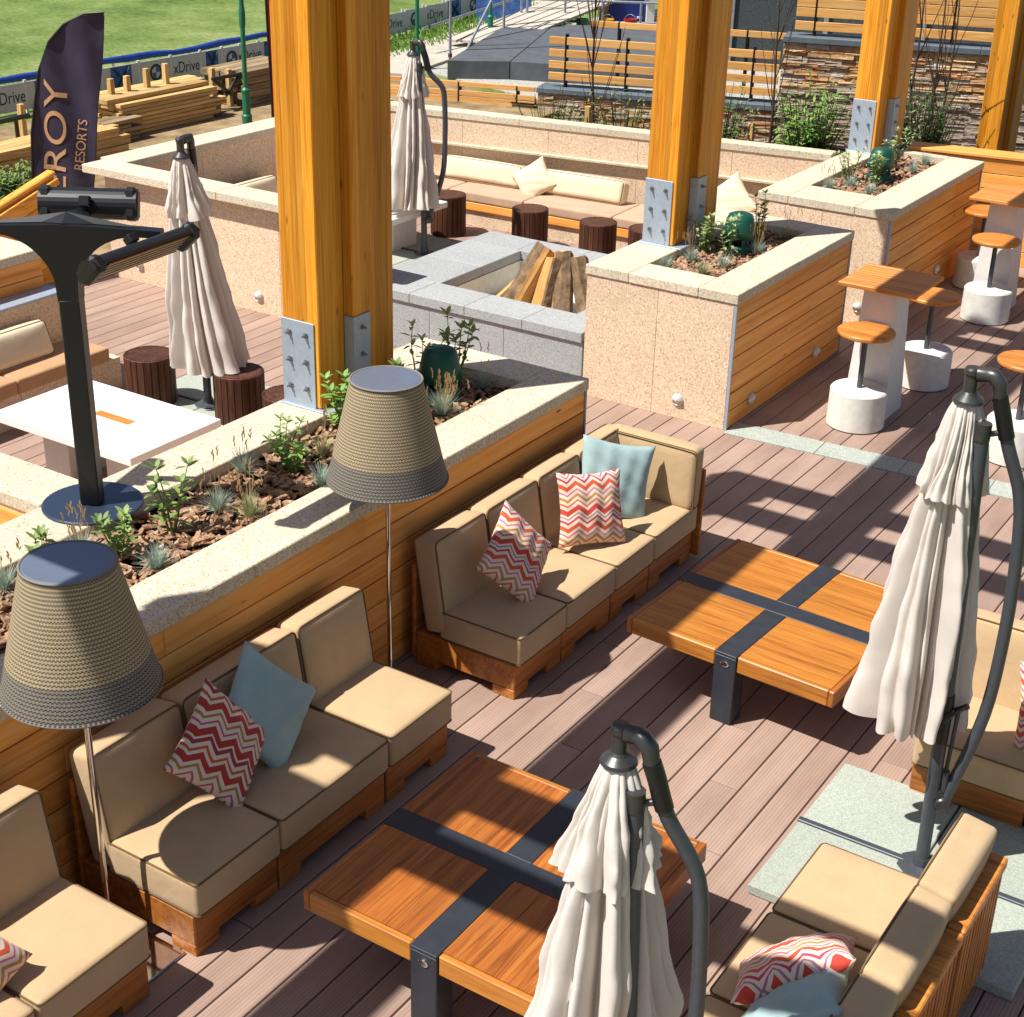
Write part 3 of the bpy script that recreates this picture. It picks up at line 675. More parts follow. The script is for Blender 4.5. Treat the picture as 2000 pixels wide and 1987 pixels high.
# right-hand sofa faces the tables (seat toward -x)
for i, (y0, y1, lb) in enumerate(((-5.158, -4.64, 'slat-backed sofa module beside the umbrella base'), (-5.70, -5.164, 'slat-backed sofa module with pillows at the bottom right'), (-6.12, -5.706, 'slat-backed sofa module at the bottom edge of the picture'))):
    sofa_module(lb, 0, y1-y0, rz=math.pi, loc=(3.447, y1, 0), slats=True)
# sofa behind the right umbrella faces -y
for i, (x0, x1, lb) in enumerate(((2.72, 3.26, 'sofa module behind the right umbrella pole'), (3.265, 3.80, 'sofa module at the right edge with a zigzag pillow'))):
    sofa_module(lb, 0, x1-x0, rz=-math.pi/2, loc=(x0, -2.885, 0))

def pillow(label, cen, normal, roll, mat, w=.43, t=.15, seed=0):
    q = random.Random(seed); n = 26; V = []; F = []
    ph = [q.uniform(0, 6.28) for _ in range(6)]
    for side in (1, -1):
        for i in range(n+1):
            for j in range(n+1):
                u = -1+2*i/n; v = -1+2*j/n
                x = w/2*u*(1-.10*math.cos(math.pi*v/2)); y = w/2*v*(1-.10*math.cos(math.pi*u/2))
                e = max(0, (1-u*u)*(1-v*v)); h = t/2*e**.42
                wr = .008*math.sin(9*u+5*v+ph[0])*math.sin(7*v-3*u+ph[1])+.004*math.sin(17*(u+v)+ph[2])*(abs(u*v))
                sag = -.018*(1-v)*(1-u*u)*.5
                V.append((x, y+sag*.4, side*(h+wr*(e**.3 if e > 0 else 0)) - .012*u*v))
    N = (n+1)**2
    for s_ in (0, 1):
        for i in range(n):
            for j in range(n):
                f = (s_*N+i*(n+1)+j, s_*N+(i+1)*(n+1)+j, s_*N+(i+1)*(n+1)+j+1, s_*N+i*(n+1)+j+1); F.append(f if s_ == 0 else f[::-1])
    m = MB(); m.merge = True; m.add(V, F, True); o = m.build('pillow', mat)
    z = Vector(normal).normalized(); x = Vector((0, 0, 1)).cross(z).normalized(); y = z.cross(x)
    M = Matrix((x, y, z)).transposed() @ Matrix.Rotation(R(roll), 3, 'Z')
    o.rotation_euler = M.to_euler(); o.location = cen
    return tag(o, label, 'pillow', None)
pillow('red zigzag pillow standing on its corner on the long sofa', (.47, -3.59, .60), (.90, -.10, .42), -52, 'chevron', .43, .15, 1)
pillow('upright zigzag pillow leaning against the teal pillow on the long sofa', (.49, -2.85, .60), (.80, -.45, .38), -6, 'chevron', .43, .14, 2)
pillow('pale teal pillow in the corner of the long sofa', (.40, -2.43, .60), (.72, -.62, .36), -14, 'teal', .47, .15, 3)
pillow('dark red zigzag pillow on its corner on the near sofa row', (.42, -5.80, .60), (.92, -.02, .42), -54, 'chevron_dark', .43, .15, 4)
pillow('grey teal pillow leaning beside the dark red pillow', (.39, -5.49, .61), (.90, .0, .42), 36, 'teal', .45, .15, 5)
pillow('red zigzag pillow at the bottom right on the slat-backed sofa', (2.95, -5.58, .54), (-.55, .25, .75), -40, 'chevron', .46, .17, 6)
pillow('teal pillow at the bottom edge on the slat-backed sofa', (3.04, -5.84, .57), (-.68, .10, .66), 30, 'teal', .46, .17, 7)
pillow('zigzag pillow cut by the right edge on the sofa behind the umbrella', (3.30, -3.42, .575), (-.1, -.85, .40), 12, 'chevron', .43, .15, 8)
pillow('red zigzag pillow corner at the bottom left edge', (.50, -7.28, .52), (.80, -.2, .50), 30, 'chevron', .43, .15, 9)

# ------------------------------------------------------------------ coffee tables
def coffee_table(label, loc, rz, s, z, axis, group='timber coffee tables'):
    t = thing('coffee_table', label, 'table', loc, rz, group); th = .085; sw = .125; a = (s-sw)/2
    mat = 'teak_'+axis
    for qx in (0, 1):
        for qy in (0, 1):
            x0 = qx*(a+sw); y0 = qy*(a+sw); x1, y1 = x0+a, y0+a; g = .001; e = .03
            ox0 = x0+(e if qx == 0 else 0); ox1 = x1-(e if qx == 1 else 0); oy0 = y0+(e if qy == 0 else 0); oy1 = y1-(e if qy == 1 else 0)
            n = 4
            for i in range(n):
                if axis == 'x': w = (oy1-oy0)/n; piece('top_board', t, ox0+g, oy0+i*w+g*.6, z-th, ox1-g, oy0+(i+1)*w-g*.3, z, mat, 0.)
                else: w = (ox1-ox0)/n; piece('top_board', t, ox0+i*w+g*.6, oy0+g, z-th, ox0+(i+1)*w-g*.3, oy1-g, z, mat, 0.)
            ex = (x0, x0+e) if qx == 0 else (x1-e, x1); ey = (y0, y0+e) if qy == 0 else (y1-e, y1)
            piece('edge_board', t, ex[0], y0, z-th-.003, ex[1], y1, z+.001, 'teak_y', .005); piece('edge_board', t, ox0+.001, ey[0], z-th-.003, ox1-.001, ey[1], z+.001, 'teak_x', .005)
    c = s/2; h = sw/2-.002
    piece('metal_band', t, -.008, c-h, z-.012, s+.008, c+h, z+.002, 'strap', .002)
    for y0, y1 in ((-.008, c-h-.001), (c+h+.001, s+.008)): piece('metal_band', t, c-h, y0, z-.012, c+h, y1, z+.002, 'strap', .002)
    for (x0, y0, x1, y1) in ((c-h, -.008, c+h, .10), (c-h, s-.10, c+h, s+.008), (-.008, c-h, .10, c+h), (s-.10, c-h, s+.008, c+h)):
        l = piece('leg', t, x0, y0, 0, x1, y1, z-.0125, 'strap', .004)
    b = MB(); M = Euler((R(90), 0, 0)).to_matrix(); V = []
    b.lathe([(.024, 0), (.024, .004), (.018, .006)], n=20); bo = b.build('badge', 'chrome', t, (c, -.0085, z-.055), (R(90), 0, 0)); bo.scale = (1, .7, 1)
    return t
coffee_table('timber coffee table with black metal cross in front of the long sofa', (1.113, -3.513, 0), -.057, 1.18, .402, 'x')
coffee_table('timber coffee table with black metal cross at the bottom centre', (1.155, -6.15, 0), .005, 1.165, .415, 'y')

# ------------------------------------------------------------------ wicker floor lamps
def floor_lamp(label, loc):
    t = thing('floor_lamp', label, 'lamp', loc, 0, 'wicker floor lamps'); zt, zb, rt, rb = 1.745, 1.235, .172, .295
    n = 64
    def rad(z): return rb+(rt-rb)*(z-zb)/(zt-zb)
    zm = zb+.135
    o = MB().lathe([(rad(zm), zm-1.4), (rad(zm+.18), zm+.18-1.4), (rt, zt-1.4)], n=n, split=False); o.f = o.f[:-2]; o.s = o.s[:-2]; o.build('shade', 'wicker', t, (0, 0, 1.4))
    o = MB().lathe([(rb, zb-1.4), (rad(zm)-.0005, zm-1.4)], n=n, split=False); o.f = o.f[:-2]; o.s = o.s[:-2]; o.build('shade_band', 'wicker_low', t, (0, 0, 1.4))
    MB().tube([(rt*math.cos(R(a)), rt*math.sin(R(a)), zt) for a in range(0, 361, 8)], .006, 8, False).build('top_rim', 'wicker_low', t)
    MB().tube([(rb*math.cos(R(a)), rb*math.sin(R(a)), zb) for a in range(0, 361, 8)], .006, 8, False).build('bottom_rim', 'wicker_low', t)
    MB().lathe([(rt-.006, zt-.004), (rt-.006, zt+.002), (rt-.012, zt+.004)], n=48).build('top_disc', 'lamp_cap', t)
    MB().tube([(0, 0, .02), (0, 0, 1.70)], .0135, 16).build('pole', 'chrome', t)
    MB().box(-.02, -.22, .004, .30, .12, .014, .004).build('base_plate', 'chrome', t)
    return t
l1 = floor_lamp('wicker floor lamp standing left between the sofa rows', (.385, -6.46, 0)); l2 = floor_lamp('wicker floor lamp in front of the twin column', (.162, -4.3, 0))

# ------------------------------------------------------------------ slatted stump stools
def stump(label, loc, r=.185, h=.42):
    t = thing('stump_stool', label, 'stool', loc, 0, 'slatted stump stools')
    MB().lathe([(r-.028, .01), (r-.028, h-.01)], n=24).build('core', 'stump', t)
    n = 22; w = 2*math.pi*r/n*.9; key = ('slat', r, h)
    if key not in _pm: _pm[key] = MB().box(-.014, -w/2, 0, .014, w/2, h-.004, .004).mesh('slat', 'stump')
    for i in range(n):
        a = 2*math.pi*i/n; link('slat', _pm[key], t, ((r-.014)*math.cos(a), (r-.014)*math.sin(a), .004), (0, 0, a))
    MB().lathe([(r-.001, h-.022), (r, h-.004), (r-.008, h)], n=40).build('top', 'stump', t)
    return t
for lb, x, y in (('slatted stump stool left of the folded umbrella', -3.72, -2.16), ('slatted stump stool with a blue sheen behind the near white table', -2.95, -2.03), ('slatted stump stool half hidden by the big column', -2.36, -2.16), ('slatted stump stool behind the far white table', -4.79, 3.18), ('slatted stump stool beyond the fire pit', -3.80, 3.22), ('slatted stump stool in front of the rear bench near the middle planter', -2.99, 3.2), ('slatted stump stool mostly hidden behind the middle column', -2.48, 3.28)):
    stump(lb, (x, y, 0))

# ------------------------------------------------------------------ white low tables
def white_table(label, x0, y0, x1, y1, z=.455):
    t = thing('low_table', label, 'table', ((x0+x1)/2, (y0+y1)/2, 0), 0, 'white low tables'); off = t.location
    piece('table_top', t, x0, y0, z-.06, x1, y1, z, 'white_top', .004, None, off)
    for s_ in (-1, 1): piece('pedestal', t, (x0+x1)/2+s_*.3-.12, (y0+y1)/2-.2, 0, (x0+x1)/2+s_*.3+.12, (y0+y1)/2+.2, z-.061, 'white_side', .004, None, off)
    c = Vector(((x0+x1)/2-.05, (y0+y1)/2)); piece('teak_inlay', t, c.x-.05, c.y-.03, z-.004, c.x+.28, c.y+.045, z+.0015, 'barseat', .0005, None, off)
    return t
white_table('white low table with teak inlay in front of the left bench', -3.64, -3.66, -2.35, -2.85); white_table('white low table by the far folded umbrella', -5.75, 1.86, -4.53, 2.80)

# ------------------------------------------------------------------ bench cushions
def pad(label, x0, y0, x1, y1, z0, z1, mat, rz=0., cat='cushion', grp='bench seat pads', nm='seat_pad'):
    o = MB(); c = ((x0+x1)/2, (y0+y1)/2, (z0+z1)/2); cushion(o, -(x1-x0)/2, -(y1-y0)/2, -(z1-z0)/2, (x1-x0)/2, (y1-y0)/2, (z1-z0)/2, .018, .006, 12, (0, 0, 0))
    o = o.build(nm, mat, None, c, (0, 0, rz)); return tag(o, label, cat, grp)
for i, (a, b, lb) in enumerate(((-6.0, -5.08, 'taupe seat pad at the left end of the rear bench'), (-5.07, -4.15, 'taupe seat pad under the square beige pillow on the rear bench'), (-4.14, -3.1, 'taupe seat pad under the long beige bolster'), (-3.09, -2.1, 'taupe seat pad right of the long bolster behind the column'), (-2.09, -1.3, 'taupe seat pad at the right end of the rear bench'))):
    pad(lb, a, 3.60+(a+b+8)/2*.038, b, 4.24+(a+b+8)/2*.038, .257, .365, 'taupe', R(2.2))
pad('sand seat pad at the far end of the left bench', -4.66, -3.0, -4.175, -2.125, .252, .362, 'sandpad'); pad('sand seat pad next along the left bench', -4.66, -4.0, -4.175, -3.005, .252, .362, 'sandpad')
pad('taupe seat pad on the lumber yard bench', -6.33, .35, -5.68, 1.9, .252, .36, 'taupe'); pad('second taupe seat pad on the lumber yard bench', -6.33, 1.91, -5.68, 3.4, .252, .36, 'taupe')
def bolster(label, cen, L, d, h, rz, tilt=18, mat='beige'):
    o = MB(); cushion(o, -L/2, -d/2, -h/2, L/2, d/2, h/2, .04, .025, 14, (0, 0, 0)); o = o.build('back_cushion', mat, None, cen, (R(-tilt), 0, rz))
    q = MB(); 
    q.tube([(p[0], -d/2+.012, p[1]) for p in loop_path(-L/2+.01, -h/2+.01, 0, L/2-.01, h/2-.01, .03)], .004, 6, False).build('piping', 'piping', o)
    return tag(o, label, 'cushion', 'beige back cushions')
bolster('long beige bolster cushion left of the square pillow on the rear bench', (-4.92, 4.03, .475), .98, .17, .24, R(4)); bolster('long beige bolster cushion in the middle of the rear bench', (-3.72, 4.11, .475), 1.0, .17, .25, R(4)); bolster('beige bolster cushion half hidden by the middle column', (-2.45, 4.2, .475), .95, .17, .25, R(4))
bolster('beige back cushion on the lumber yard bench beside the big column', (-6.2, 1.5, .48), 1.1, .2, .26, R(90)); bolster('beige back cushion at the corner of the lumber yard bench', (-5.86, 3.62, .62), .75, .17, .30, R(8)); bolster('white beige back cushion on the left bench', (-4.5, -2.83, .47), .72, .2, .27, R(90), 20)
pillow('square beige pillow between the bolsters on the rear bench', (-4.24, 3.97, .50), (.1, -.86, .5), 40, 'beige', .40, .14, 21)
pillow('pointed beige pillow behind the green speaker on the middle planter', (-1.95, 3.95, .62), (.1, -.9, .4), 42, 'beige', .46, .15, 22)

# ------------------------------------------------------------------ bar tables and stools
def bar_table(label, x0, y0, s=.6, z=1.05):
    t = thing('bar_table', label, 'table', (x0+s/2, y0+s/2, 0), 0, 'square bar tables'); h = s/2
    n = 9; w = (s-.08)/n
    for i in range(n): piece('top_slat', t, -h+.002, -h+.04+i*w+.0015, z-.022, h-.002, -h+.04+(i+1)*w-.0015, z, 'barseat', .002)
    for yy in (-h, h-.038): piece('edge_rail', t, -h, yy, z-.03, h, yy+.038, z+.002, 'barseat', .004)
    V = [(-.20, -.03, 0), (.14, -.03, 0), (.14, .33, 0), (-.20, .33, 0), (-.15, 0.0, z-.031), (.10, 0.0, z-.031), (.10, .27, z-.031), (-.15, .27, z-.031)]
    MB().add([(a, b-.13, c) for a, b, c in V], [(3, 2, 1, 0), (4, 5, 6, 7), (0, 1, 5, 4), (1, 2, 6, 5), (2, 3, 7, 6), (3, 0, 4, 7)]).build('pedestal', 'white_side', t)
    return t
bar_table('square slatted bar table beside the middle planter', .452, .755); bar_table('square slatted bar table beside the far planter', .395, 3.95)
def bar_stool(label, x, y):
    t = thing('bar_stool', label, 'stool', (x, y, 0), 0, 'round bar stools')
    MB().lathe([(.205, .004), (.215, .012), (.212, .282), (.200, .296), (0.0001, .298)], n=48).build('drum_base', 'concrete', t)
    MB().tube([(0, 0, .297), (0, 0, .72)], .021, 18).build('post', 'grey_metal', t)
    MB().lathe([(.06, .708), (.205, .712), (.212, .722), (.212, .738), (.204, .746), (.0001, .748)], n=48).build('seat', 'barseat', t)
    return t
bar_stool('round bar stool in front of the first bar table', .735, .70); bar_stool('round bar stool behind the first bar table', .84, 1.86); bar_stool('round bar stool in front of the far bar table', .73, 3.83); bar_stool('round bar stool behind the far bar table', .33, 4.80); bar_stool('round bar stool cut by the right edge', 1.90, .78)

# ------------------------------------------------------------------ cantilever umbrellas, folded
def canopy(h, rb, seed, nf=8, hem=.03, drift=(0, 0), rows=34, m=240, rt=.03, depth=.58):
    q = random.Random(seed); ph = [q.uniform(-.5, .5) for _ in range(nf)]; am = [q.uniform(.68, 1.28) for _ in range(nf)]; sk = [q.uniform(.7, 1.4) for _ in range(nf)]; wd = [q.uniform(.65, 1.4) for _ in range(nf)]; tw_ = sum(wd); ed = [sum(wd[:i])/tw_ for i in range(nf+1)]; s3 = q.uniform(0, 6)
    V = []; F = []
    for i in range(rows+1):
        t = i/rows; rr = rt+(rb-rt)*(t**.78); cx = drift[0]*t**1.3; cyy = drift[1]*t**1.3
        for k in range(m):
            th = 2*math.pi*k/m; s_ = k/m; j = max(i_ for i_ in range(nf) if ed[i_] <= s_+1e-9); u = (s_-ed[j])/(ed[j+1]-ed[j])
            uu = min(1, max(0, u+ph[j]*u*(1-u)*1.2)); e_ = abs(math.sin(math.pi*uu)); f = e_**.7          # rib valleys, belly between
            f2 = abs(math.sin(math.pi*(uu*(2+int(sk[j]*2.2) % 2)+ph[j]*t*.8)))**.75*e_**.35
            dp = depth*min(1, t*2.2+.25)
            r_ = rr*((1-dp)+dp*(f*am[j]*.66+.46*f2))*(1+.06*math.sin(2*th+seed+3*t)+.02*math.sin(7*t+3*th+s3)+.010*math.sin(19*t+9*th+s3))
            r_ *= 1+(.10*mnoise.noise(Vector((2.2*math.cos(th), 2.2*math.sin(th), t*7+seed)))+.05*mnoise.noise(Vector((6*math.cos(th), 6*math.sin(th), t*16+seed))))*min(1, t*3)
            tw = th+t*(.16*math.sin(2*th+3.5*t+s3)+.06*math.sin(5*th+2*t+seed))
            z = -h*t-(hem*(.5-f)*t*t)-.010*math.sin(5*th+seed)*t
            V.append((cx+r_*math.cos(tw), cyy+r_*math.sin(tw), z))
    for i in range(rows):
        for k in range(m): F.append((i*m+k, (i+1)*m+k, (i+1)*m+(k+1) % m, i*m+(k+1) % m))
    return V, F
def umbrella(label, loc, rz, scale=1., hub=2.226, hem=.62, seed=1, drift=(-.08, -.05), slab=True, lean=-.05, rb=.275, arm=True, bow=.13):
    """local +x points from the canopy to the bowed arm"""
    t = thing('umbrella', label, 'umbrella', loc, rz, 'folded cantilever umbrellas'); dz = hub-2.226; t.scale = (scale,)*3; hy = .055
    b = .055 if slab else .004
    MB().tube([(0, 0, b), (-.01, 0, .75), (lean, 0, 2.13+dz)], .030, 16).build('pole', 'grey_metal', t)
    MB().lathe([(.11, b-.012), (.10, b+.004), (.04, b+.012), (.036, b+.05)], n=8, smooth=False).build('foot', 'grey_metal', t)
    MB().lathe([(.031, .70), (.034, .71), (.034, .93), (.031, .94)], (-.012, 0, 0), n=16).build('collar', 'black_metal', t)
    MB().tube([(.03, 0, .86), (.075, -.02, .90)], .013, 10).tube([(.055, -.012, .885), (-.02, -.06, .84)], .007, 8).build('crank', 'cast_metal', t)
    MB().tube([(.045, 0, .86), (.035, 0, .52)], .009, 8).tube([(.035, 0, .56), (.035, 0, .46)], .02, 10).build('strut', 'grey_metal', t)
    path = [(.045, 0, .40), (.072, 0, .50), (bow-.02, 0, .85), (bow, 0, 1.2), (bow-.006, 0, 1.55), (bow-.035, 0, 1.84+dz*.6), (.055, 0, 2.06+dz), (.012, 0, 2.20+dz), (-.008, 0, 2.26+dz)]
    P = []                                              # smooth the bow
    for i in range(len(path)-1):
        p0, p1, p2, p3 = [Vector(path[max(0, min(len(path)-1, j))]) for j in (i-1, i, i+1, i+2)]
        for s_ in range(5):
            u = s_/5; P.append(.5*((2*p1)+(p2-p0)*u+(2*p0-5*p1+4*p2-p3)*u*u+(3*p1-p0-3*p2+p3)*u**3))
    P.append(Vector(path[-1])); MB().tube(P, .026, 14).build('bowed_arm', 'grey_metal', t)
    MB().tube(P[-10:], [.031]*10, 14).build('arm_sleeve', 'black_metal', t)
    e = P[-1]; MB().tube([e, e+Vector((-.008, 0, .05)), e+Vector((-.03, 0, .078)), (-.05, .025, hub+.108), (-.088, hy-.01, hub+.103)], [.0275, .029, .031, .031, .031], 14).build('elbow', 'cast_metal', t)
    MB().tube([(.005, 0, .46), (.045, 0, .40), (.07, 0, .40)], .03, 12).lathe([(.0001, -.045), (.03, -.038), (.045, -.012), (.045, .012), (.03, .038), (.0001, .045)], (.04, 0, .40), 18, Euler((R(90), 0, 0)).to_matrix()).build('lower_joint', 'cast_metal', t)
    MB().tube([(lean, 0, 2.10+dz), (.04, 0, 2.12+dz)], .012, 8).tube([(lean, 0, 2.08+dz), (lean, 0, 2.15+dz)], .033, 12).build('bracket', 'cast_metal', t)
    hx = -.11
    MB().lathe([(.061, -.012), (.057, 0), (.034, .02), (.027, .03), (.027, .095), (.032, .10), (.032, .118), (.027, .126), (.0001, .128)], (hx, hy, hub), 24).build('hub', 'cast_metal', t)
    V, F = canopy(hub-.02-hem, rb, seed, drift=drift); m = MB(); m.add(V, F, True); o = m.build('canopy', 'canvas', t, (hx, hy, hub-.012))
    V, F = canopy((hub-hem)*.27, rb*.54, seed+5, drift=(drift[0]*.22, drift[1]*.22), rows=14, rt=.045, depth=.46, hem=.02); m = MB(); m.add(V, F, True); m.build('top_flap', 'canvas', t, (hx, hy, hub-.004))
    if slab:
        for sx in (0, 1):
            for sy in (0, 1): o = piece('base_slab', t, 0, 0, 0, .57, .545, .048, 'slab_conc', .004); p_ = Matrix.Rotation(-rz, 3, 'Z') @ Vector((-.29+sx*.58, -.2775+sy*.555, .026)); o.location = p_; o.rotation_euler = (0, 0, -rz)
        piece('base_bar', t, -.58, -.016, .046, .58, .016, .062, 'grey_metal', .003).rotation_euler = (0, 0, -rz)
    return t
umbrella('folded cream umbrella on green-grey slabs at the right', (2.97, -4.14, 0), R(26), seed=3, drift=(.0, .13), hem=.72, bow=.17)
u = umbrella('folded cream umbrella in front of the near coffee table', (2.845, -6.62, 0), R(26), scale=.87, seed=11, drift=(-.03, .10), bow=.20, slab=False, rb=.33)
umbrella('folded cream umbrella between the stump stools on the left', (-3.33, -1.97, 0), R(125), hub=1.93, hem=.40, seed=17, drift=(-.02, -.12), rb=.29, slab=True)
umbrella('folded cream umbrella beside the far white table', (-4.44, 2.28, 0), R(33), hub=1.97, hem=.52, seed=23, drift=(-.03, -.03), rb=.30, slab=True, bow=.2)

# ------------------------------------------------------------------ infrared heater on the planter
hp = Vector((-1.06, -5.09, H))
t = thing('patio_heater', 'black post heater with three radiant heads on the long planter', 'heater', hp, 0)
MB().lathe([(.245, .002), (.245, .010), (.238, .014), (.0001, .0145)], n=56).build('base_plate', 'heater_disc', t)
zz = 1.40; pw = .048; n = 20
post = MB(); post.bar((0, 0, .013), (0, 0, 1.06), pw*2, pw*2, .006, (math.cos(YAW), math.sin(YAW), 0)); post.build('post', 'black_metal', t)
arms = {'l': Vector((-.84, -.54, 0)), 'r': Vector((.86, .5, 0)), 'b': Vector((-.30, .95, 0))}
er = Vector((.85, .52, 0)); en = Vector((-.52, .85, 0))
def web(ax, sd, st):
    V = []; F = []
    for e in st:
        ae = abs(e); zt = 1.415-.05*ae; zb_ = 1.05 if ae <= .049 else (1.365-.27*(1-math.sqrt(max(0, 1-((.33-ae)/.282)**2))) if ae < .33 else zt-.034)
        zb_ = min(zb_, zt-.03); hw = .048 if ae < .1 else max(.028, .048-.045*(ae-.1))
        for s_, z in ((-1, zb_), (1, zb_), (1, zt), (-1, zt)): V.append(ax*e+sd*(hw*s_)+Vector((0, 0, z)))
    n = len(st)
    for q_ in range(n-1):
        for k in range(4): F.append((q_*4+k, q_*4+(k+1) % 4, (q_+1)*4+(k+1) % 4, (q_+1)*4+k))
    F += [(3, 2, 1, 0), ((n-1)*4, (n-1)*4+1, (n-1)*4+2, (n-1)*4+3)]
    m = MB(); m.add(V, F); m.build('arm', 'black_metal', t)
side = [.0485, .054, .065, .075, .09, .11, .135, .165, .20, .25, .30, .36]
web(er, en, [-.62, -.5]+[-v for v in reversed(side)]+side+[.45]); web(en, er, [.0495]+side[1:])
cap = MB(); P = [er*-.40, er*-.10-en*.0, er*.0-en*.03, er*.14-en*.0, er*.36, er*.10+en*.10, en*.34, er*-.10+en*.10]
cap.add([Vector((0, 0, 1.450))+en*.05]+[p+Vector((0, 0, 1.418-.05*p.length)) for p in P], [(0, k+1, (k+1) % 8+1) for k in range(8)]); cap.build('top_cap', 'black_metal', t)
def head(cen, axis, face, L, name='radiant_head'):
    """long box with a rounded back and a gold reflector on its face side"""
    ax = Vector(axis).normalized(); f = Vector(face).normalized(); f = (f-ax*f.dot(ax)).normalized(); s_ = f.cross(ax)
    M = Matrix((ax, s_, f)).transposed(); c = Vector(cen); m = MB(); n = 12; V = []; F = []; w = .074
    for e in (-L/2, L/2):
        for k in range(n+1):
            th = math.pi+math.pi*k/n; V.append(M @ Vector((e, w*math.cos(th), -.066*abs(math.sin(th))))+c)
    for k in range(n): F.append((k, k+1, n+2+k, n+1+k))
    F += [tuple(range(n, -1, -1)), tuple(range(n+1, 2*n+2)), (0, n+1, 2*n+1, n)]
    m.add(V, F); o = m.build(name, 'black_metal', t)
    for e in (-1, 1):
        q = MB(); q.obox(M @ Vector((e*(L/2-.03), 0, -.018))+c, (.07, w*2+.008, .085), M, .02); q.build('end_cap', 'black_metal', o)
    q = MB(); q.obox(M @ Vector((0, 0, .004))+c, (L-.14, w*1.85, .006), M, .001); q.build('reflector', 'gold_reflector', o)
    for k in range(5):
        q = MB(); yy = (k-2)*.028; q.bar(M @ Vector((-(L-.15)/2, yy, .012))+c, M @ Vector(((L-.15)/2, yy, .012))+c, .003, .003); q.build('guard_wire', 'cast_metal', o)
    b_ = MB(); b_.bar(M @ Vector((0, 0, -.07))+c, M @ Vector((0, 0, -.11))+c, .05, .05, .004); b_.build('bracket', 'black_metal', o)
head(Vector((-.60, -5.06, 2.38))-hp, (-.02, 1, .03), (.66, -.06, -.75), .64)
head(Vector((-1.20, -4.80, 2.47))-hp, (.84, .54, 0), (-.5, .78, -.35), .46)
head(Vector((-1.62, -5.5, 2.40))-hp, (.3, -1, 0), (-.7, -.2, -.7), .6)

# ------------------------------------------------------------------ garden speakers, recessed lights
def speaker(label, loc, s=1.):
    t = thing('garden_speaker', label, 'speaker', loc, 0, 'green garden speakers')
    MB().lathe([(.125*s, 0), (.125*s, .05*s), (.112*s, .07*s)], n=32).build('base', 'green_plastic', t)
    for k in range(4):
        a = R(45+90*k); MB().obox((.098*s*math.cos(a), .098*s*math.sin(a), .10*s), (.02*s, .03*s, .07*s), (0, 0, a), .003).build('post', 'green_plastic', t)
    MB().lathe([(.06*s, .055*s), (.075*s, .13*s)], n=24).build('driver', 'black_metal', t)
    MB().lathe([(.120*s, .125*s), (.134*s, .128*s), (.122*s, .20*s), (.108*s, .27*s), (.092*s, .305*s), (.06*s, .318*s), (.0001, .322*s)], n=32, split=False).build('hood', 'green_plastic', t)
    return t
zs = H-.07
speaker('dark green garden speaker in the long planter', (-.63, -2.76, zs), 1.0); speaker('dark green garden speaker in the middle planter', (-.585, 1.23, zs), 1.0); speaker('dark green garden speaker in the far planter', (-.60, 4.34, zs), .95)
def step_light(label, loc, rz):
    t = thing('step_light', label, 'light', loc, rz, 'recessed step lights')            # faces local -y
    M = Euler((R(90), 0, 0)).to_matrix()
    MB().lathe([(.038, 0), (.038, .008), (.03, .014), (.026, .010)], (0, 0, 0), 28, M).build('bezel', 'steel_ring', t)
    MB().lathe([(.026, .002), (.022, .012), (.0001, .016)], (0, 0, 0), 24, M).build('lens', 'lens', t)
    V = []; F = []; n = 14
    for k in range(n+1):
        th = math.pi*k/n
        for rr, yy in ((.036, -.010), (.030, -.024), (0, -.03)): V.append((rr*math.cos(th), yy, rr*math.sin(th)*.95+.002))
    for k in range(n):
        for j in range(2): F.append((k*3+j, (k+1)*3+j, (k+1)*3+j+1, k*3+j+1))
    m = MB(); m.add(V, F, True); m.build('hood', 'steel_ring', t); t.scale = (1.25, 1.25, 1.25)
step_light('step light on the granite end of the middle planter', (-.41, -.001, .15), 0); step_light('step light low on the front granite wall of the far seating', (-4.58, -.001, .15), 0); step_light('step light on the granite wall by the stairs', (-6.05, -.001, .17), 0); step_light('step light on the granite end of the far planter', (-.16, 2.959, .16), 0)
step_light('step light at the near end of the middle planter cladding', (.001, .40, .13), R(90)); step_light('step light at the far end of the middle planter cladding', (.001, 1.63, .15), R(90)); step_light('step light on the far planter cladding', (.046, 4.42, .2), R(90))

